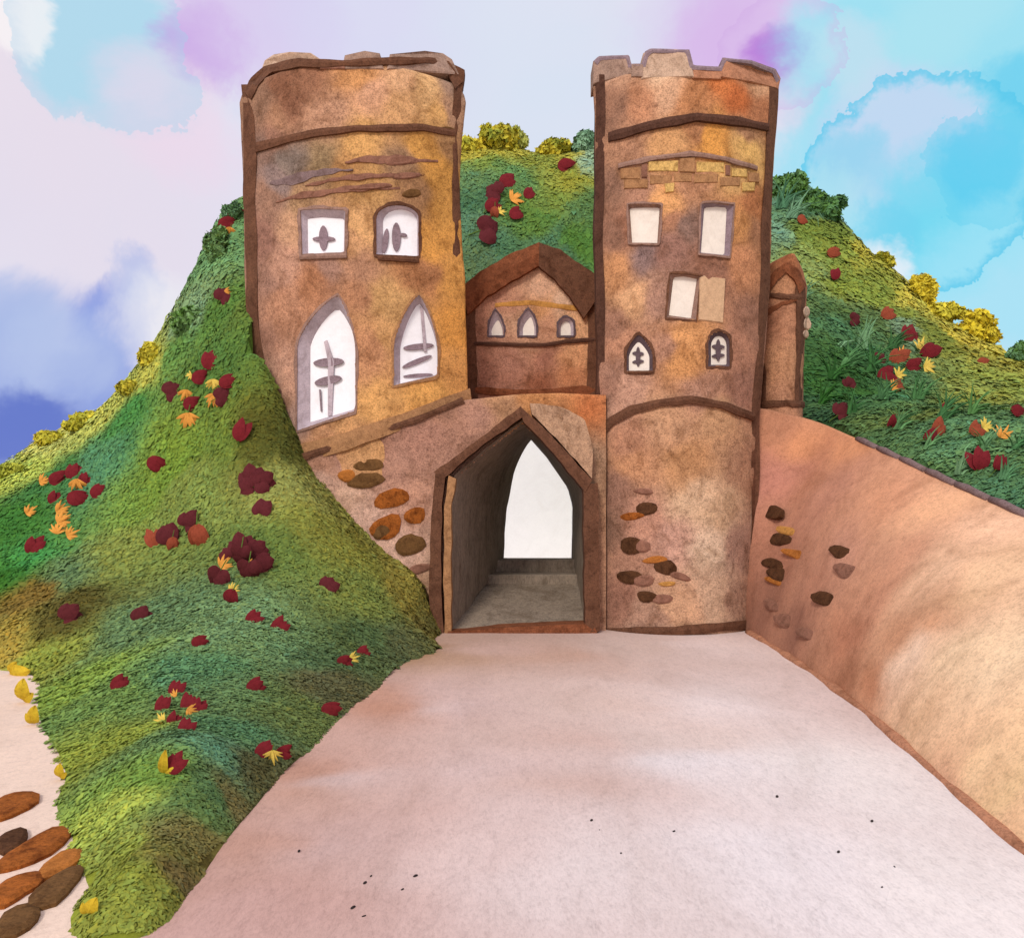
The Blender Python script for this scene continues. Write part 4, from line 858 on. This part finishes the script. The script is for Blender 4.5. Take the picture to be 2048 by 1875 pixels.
# ------------------------------------------------------------------ flowers
def petal_mesh(w=.36, tip=1.3, cup=.12, n=6):
    V, F = [], []
    for k in range(n+1):
        t = k/n; ww = w*.5*math.sin(math.pi*min(t*.94+.04, 1)**.8)**(1/tip) if 0 < t < 1 else (.02 if t == 1 else .05)
        y = -cup*math.sin(t*math.pi)*.8
        V += [(-ww, y+.05*w, t), (0, y-.05*w, t), (ww, y+.05*w, t)]
    for k in range(n):
        for s in range(2): F.append((k*3+s, k*3+s+1, k*3+s+4, k*3+s+3))
    return V, F
_pm = {}
def petal_data(kind, mat):
    if (kind, mat) in _pm: return _pm[(kind, mat)]
    V, F = petal_mesh(*{'tulip': (.5, 1.5, .14), 'round': (.66, 1.9, .1), 'fringe': (.2, 1.3, .1)}[kind])
    me = bpy.data.meshes.new('petal'); me.from_pydata(V, [], F); me.materials.append(M[mat]); me.polygons.foreach_set('use_smooth', [True]*len(F)); _pm[(kind, mat)] = me; return me
_sm = bpy.data.meshes.new('stem')
_sv = [(.025*math.cos(a*1.2566), .025*math.sin(a*1.2566), z) for z in (.05, -.55) for a in range(5)]
_sm.from_pydata(_sv, [], [(a, (a+1) % 5, 5+(a+1) % 5, 5+a) for a in range(5)]); _sm.materials.append(M['stem'])
FAN = {'tulip': [(-19, .9, .02), (-5, 1.0, -.04), (10, .86, .03), (22, .94, -.02), (0, .7, .09)],
       'round': [(-48, .72, .02), (-14, .9, -.03), (20, .88, .04), (52, .7, -.01)],
       'fringe': [(a, l, y) for a, l, y in zip((-66, -46, -27, -9, 9, 26, 45, 64), (.72, .9, .84, 1, .88, .98, .8, .7), (.03, -.02, .04, -.05, .02, -.04, .03, -.02))]}
def flower(px, py, size, kind, mat, ang, h, label, group):
    p = rayhit(h, px, py)
    if p is None: return
    s = size*p[1]/FPX
    toward = np.array((-p[0], -p[1], EYE-p[2])); toward /= np.linalg.norm(toward)
    a = math.radians(ang)
    base = p+toward*((.2 if h is hL else .45)+.15*s)-np.array((math.sin(a), 0, math.cos(a)))*s*.5
    t = thing('flower', label, 'flower', tuple(base), group); t.rotation_euler = Euler((-.3, a, 0)); t.scale = (s, s, s)
    for da, ln, y in FAN[kind]:
        o = bpy.data.objects.new('petal', petal_data(kind, mat)); C.objects.link(o); o.parent = t
        o.location = (0, y, 0); j = random.uniform(-7, 7); o.rotation_euler = (random.uniform(-.2, .2), math.radians(da+j), 0); o.scale = (1, 1, ln*random.uniform(.9, 1.08))
    o = bpy.data.objects.new('stem', _sm); C.objects.link(o); o.parent = t; o.rotation_euler = (.8, 0, 0)
MAR, PLU, BRO, ORA, YEL = ('tulip', 'f_mar', 'maroon'), ('round', 'f_plu', 'plum red'), ('tulip', 'f_bro', 'russet'), ('fringe', 'f_ora', 'orange'), ('fringe', 'f_yel', 'yellow')
CL = [  # place, field, [(x, y, size, kind, angle)]
 ('at the top of the left slope beside the tower', hL, [(474,430,46,MAR,65),(456,446,44,MAR,75),(458,464,26,ORA,190)]),
 ('half way up the left slope beside the tower', hL, [(453,585,40,PLU,40),(456,584,20,ORA,90)]),
 ('left of the big arched window', hL, [(421,715,50,MAR,5),(401,752,40,MAR,70),(350,778,42,PLU,60),(456,762,40,MAR,65),(448,791,36,PLU,70),(385,805,40,MAR,80),(426,772,36,YEL,180),(427,802,40,ORA,180),(370,793,36,ORA,190),(376,750,20,YEL,-90),(376,845,50,ORA,180)]),
 ('alone below the big arched window', hL, [(481,859,48,MAR,10)]),
 ('in the patch near the left edge', hL, [(146,940,42,MAR,10),(115,955,40,MAR,60),(168,957,34,MAR,10),(108,994,32,MAR,30),(155,995,46,MAR,85),(196,980,38,MAR,40),(90,961,30,ORA,70),(153,973,40,ORA,180),(63,1021,32,ORA,60),(125,1018,36,ORA,70),(128,1037,40,ORA,60),(116,1054,34,ORA,10),(146,1067,34,ORA,70)]),
 ('alone in the dark grass below the left patch', hL, [(69,1089,46,MAR,25)]),
 ('alone above the middle of the left slope', hL, [(314,928,44,MAR,120)]),
 ('at the wall under the broad tower', hL, [(488,962,46,PLU,-60),(507,945,50,PLU,5),(532,960,46,PLU,75),(507,958,30,ORA,20),(524,1008,40,PLU,10)]),
 ('in the faded patch mid-slope', hL, [(302,1075,46,BRO,-40),(347,1065,58,PLU,30),(385,1037,44,PLU,45),(398,1075,56,BRO,170),(345,1088,30,BRO,180)]),
 ('in the round-petalled patch mid-slope', hL, [(483,1082,48,PLU,0),(483,1115,44,PLU,180),(521,1096,40,PLU,70),(535,1129,44,PLU,90),(498,1146,46,PLU,180),(434,1160,46,PLU,200),(444,1108,34,PLU,-60),(453,1126,38,ORA,60),(503,1131,26,ORA,110),(469,1176,28,YEL,60),(458,1197,42,MAR,205)]),
 ('scattered singly across the left slope', hL, [(146,1226,46,PLU,55),(288,1228,42,PLU,45),(507,1235,40,MAR,40),(557,1252,44,MAR,35),(399,1284,34,MAR,90),(663,1167,38,PLU,50)]),
 ('near the road under the gate wall', hL, [(691,1322,36,MAR,80),(726,1304,32,MAR,50),(709,1317,28,YEL,90)]),
 ('in the patch low on the left slope', hL, [(352,1377,42,MAR,15),(324,1409,44,MAR,15),(374,1406,44,MAR,0),(396,1412,42,MAR,20),(345,1437,36,MAR,15),(371,1454,44,MAR,15),(317,1439,34,YEL,-80),(345,1387,24,ORA,-60),(384,1422,28,ORA,110)]),
 ('scattered singly low on the left slope', hL, [(239,1366,44,MAR,45),(511,1370,42,MAR,55),(663,1417,42,MAR,90),(350,1526,46,MAR,30)]),
 ('in the last patch beside the road', hL, [(526,1498,42,MAR,35),(569,1503,38,MAR,75),(545,1515,38,YEL,180)]),
 ('in the patch between the two towers', hR, [(1018,355,44,MAR,50),(981,381,42,PLU,-70),(987,408,38,MAR,50),(988,456,56,PLU,80),(1034,424,34,MAR,60),(1060,384,30,MAR,40),(1035,392,40,ORA,60),(1005,421,22,YEL,60),(968,442,24,ORA,50),(990,424,24,BRO,180)]),
 ('alone beside the tall tower', hR, [(1134,329,38,MAR,85)]),
 ('scattered singly on the upper right slope', hR, [(1609,438,28,BRO,85),(1671,504,34,BRO,85),(1671,545,30,MAR,0),(1716,638,28,PLU,90),(1778,625,34,BRO,60)]),
 ('in the big patch on the right slope', hR, [(1825,666,50,MAR,35),(1868,701,52,MAR,75),(1803,712,50,BRO,60),(1831,728,38,MAR,70),(1780,747,50,MAR,70),(1800,769,34,BRO,80),(1766,714,26,PLU,60),(1846,687,34,YEL,40),(1864,736,42,YEL,100),(1805,745,34,YEL,60),(1812,708,34,ORA,80),(1795,772,34,ORA,60)]),
 ('scattered singly on the lower right slope', hR, [(1702,761,26,PLU,20),(1691,817,40,PLU,50),(1790,843,32,MAR,190),(1895,815,32,MAR,60),(1969,722,28,BRO,80),(2041,821,36,MAR,100)]),
 ('near the right edge above the rampart', hR, [(1866,868,38,MAR,60),(1883,850,42,BRO,50),(1957,856,38,BRO,60),(1959,913,54,MAR,10),(2002,922,38,MAR,30),(2010,862,40,ORA,40),(1978,848,36,YEL,60)])]
for place, h, items in CL:
    for kd in set(i_[3] for i_ in items):
        same = sorted([i_ for i_ in items if i_[3] is kd], key=lambda q: q[0])
        for k, (x, y, sz, kind, ang) in enumerate(same):
            lb = f'{kd[2]} flower {place}' if len(same) == 1 else (f'{ORD[k]} {kd[2]} flower from the left {place}')
            flower(x, y, sz*(.74 if kind[0] == 'fringe' else .94), kind[0], kind[1], ang, h, lb, 'flowers ' + place)

# ------------------------------------------------------------------ yellow leaves at the grass edge, pebbles on the road
for k, (px, py, s, ang, lb) in enumerate([(20,1318,56,80,'broad yellow leaf at the left edge where sand meets grass'),(49,1375,54,10,'upright yellow leaf at the grass edge below the uppermost one'),(68,1424,44,15,'smaller yellow leaf third down the grass edge'),
        (121,1537,36,10,'yellow leaf at the middle of the grass edge'),(177,1812,54,30,'large yellow leaf lowest at the grass edge'),(328,1602,62,12,'slim yellow leaf standing in the grass away from the edge')]):
    Y = gy(py+s*.5); P = unproj(px, py+s*.5, Y); sc = s*Y/FPX
    hz = max(float(hL([[P[0], P[1]]])[0]), 0)
    t = thing('yellow_leaf', lb, 'leaf', (P[0], P[1], max(hz-.02, 0)), 'yellow leaves along the grass edge')
    V, F = petal_mesh(.6 if k < 5 else .34, 1.5, .18)
    V = [(v[0]*sc, v[1]*sc, v[2]*sc) for v in V]
    for nm, a2, k2 in (('blade', 0, 1.0), ('blade', 42, .62)):
        me = bpy.data.meshes.new(nm); me.from_pydata([(x*k2, y*k2, z_*k2) for x, y, z_ in V], [], F); me.materials.append(M['y_leaf'])
        o = bpy.data.objects.new(nm, me); C.objects.link(o); o.parent = t; o.rotation_euler = (.35, math.radians(ang+a2*(1 if k % 2 else -1)), 0)
PEB = [(598,1704,8),(742,1754,6),(730,1768,9),(831,1754,9),(805,1781,7),(706,1818,11),(728,1835,8),(1183,1643,9),(1199,1662,5),(1348,1665,8),(1242,1709,7),(1554,1595,9),(1744,1644,8),(1677,1706,9),(1789,1735,5),(1764,1777,7),(1742,1828,7)]
for k, (px, py, s) in enumerate(sorted(PEB)):
    Y = gy(py); P = unproj(px, py, Y); r = s*Y/FPX*.42
    bm = bmesh.new(); bmesh.ops.create_icosphere(bm, subdivisions=2, radius=r)
    for v in bm.verts: v.co = Vector((v.co.x*random.uniform(.85, 1.15)*.8, v.co.y*1.6, v.co.z*.6*random.uniform(.85, 1.15)))
    me = bpy.data.meshes.new('pebble'); bm.to_mesh(me); bm.free(); me.materials.append(M['pebble'])
    o = bpy.data.objects.new('pebble', me); C.objects.link(o); o.location = (P[0], P[1], r*.35+.008); o.rotation_euler = (0, 0, random.uniform(-.9, .2))
    tag(o, f'tiny black pebble on the pale road, {ORD[k]} from the left', 'pebble', 'tiny black pebbles on the road')
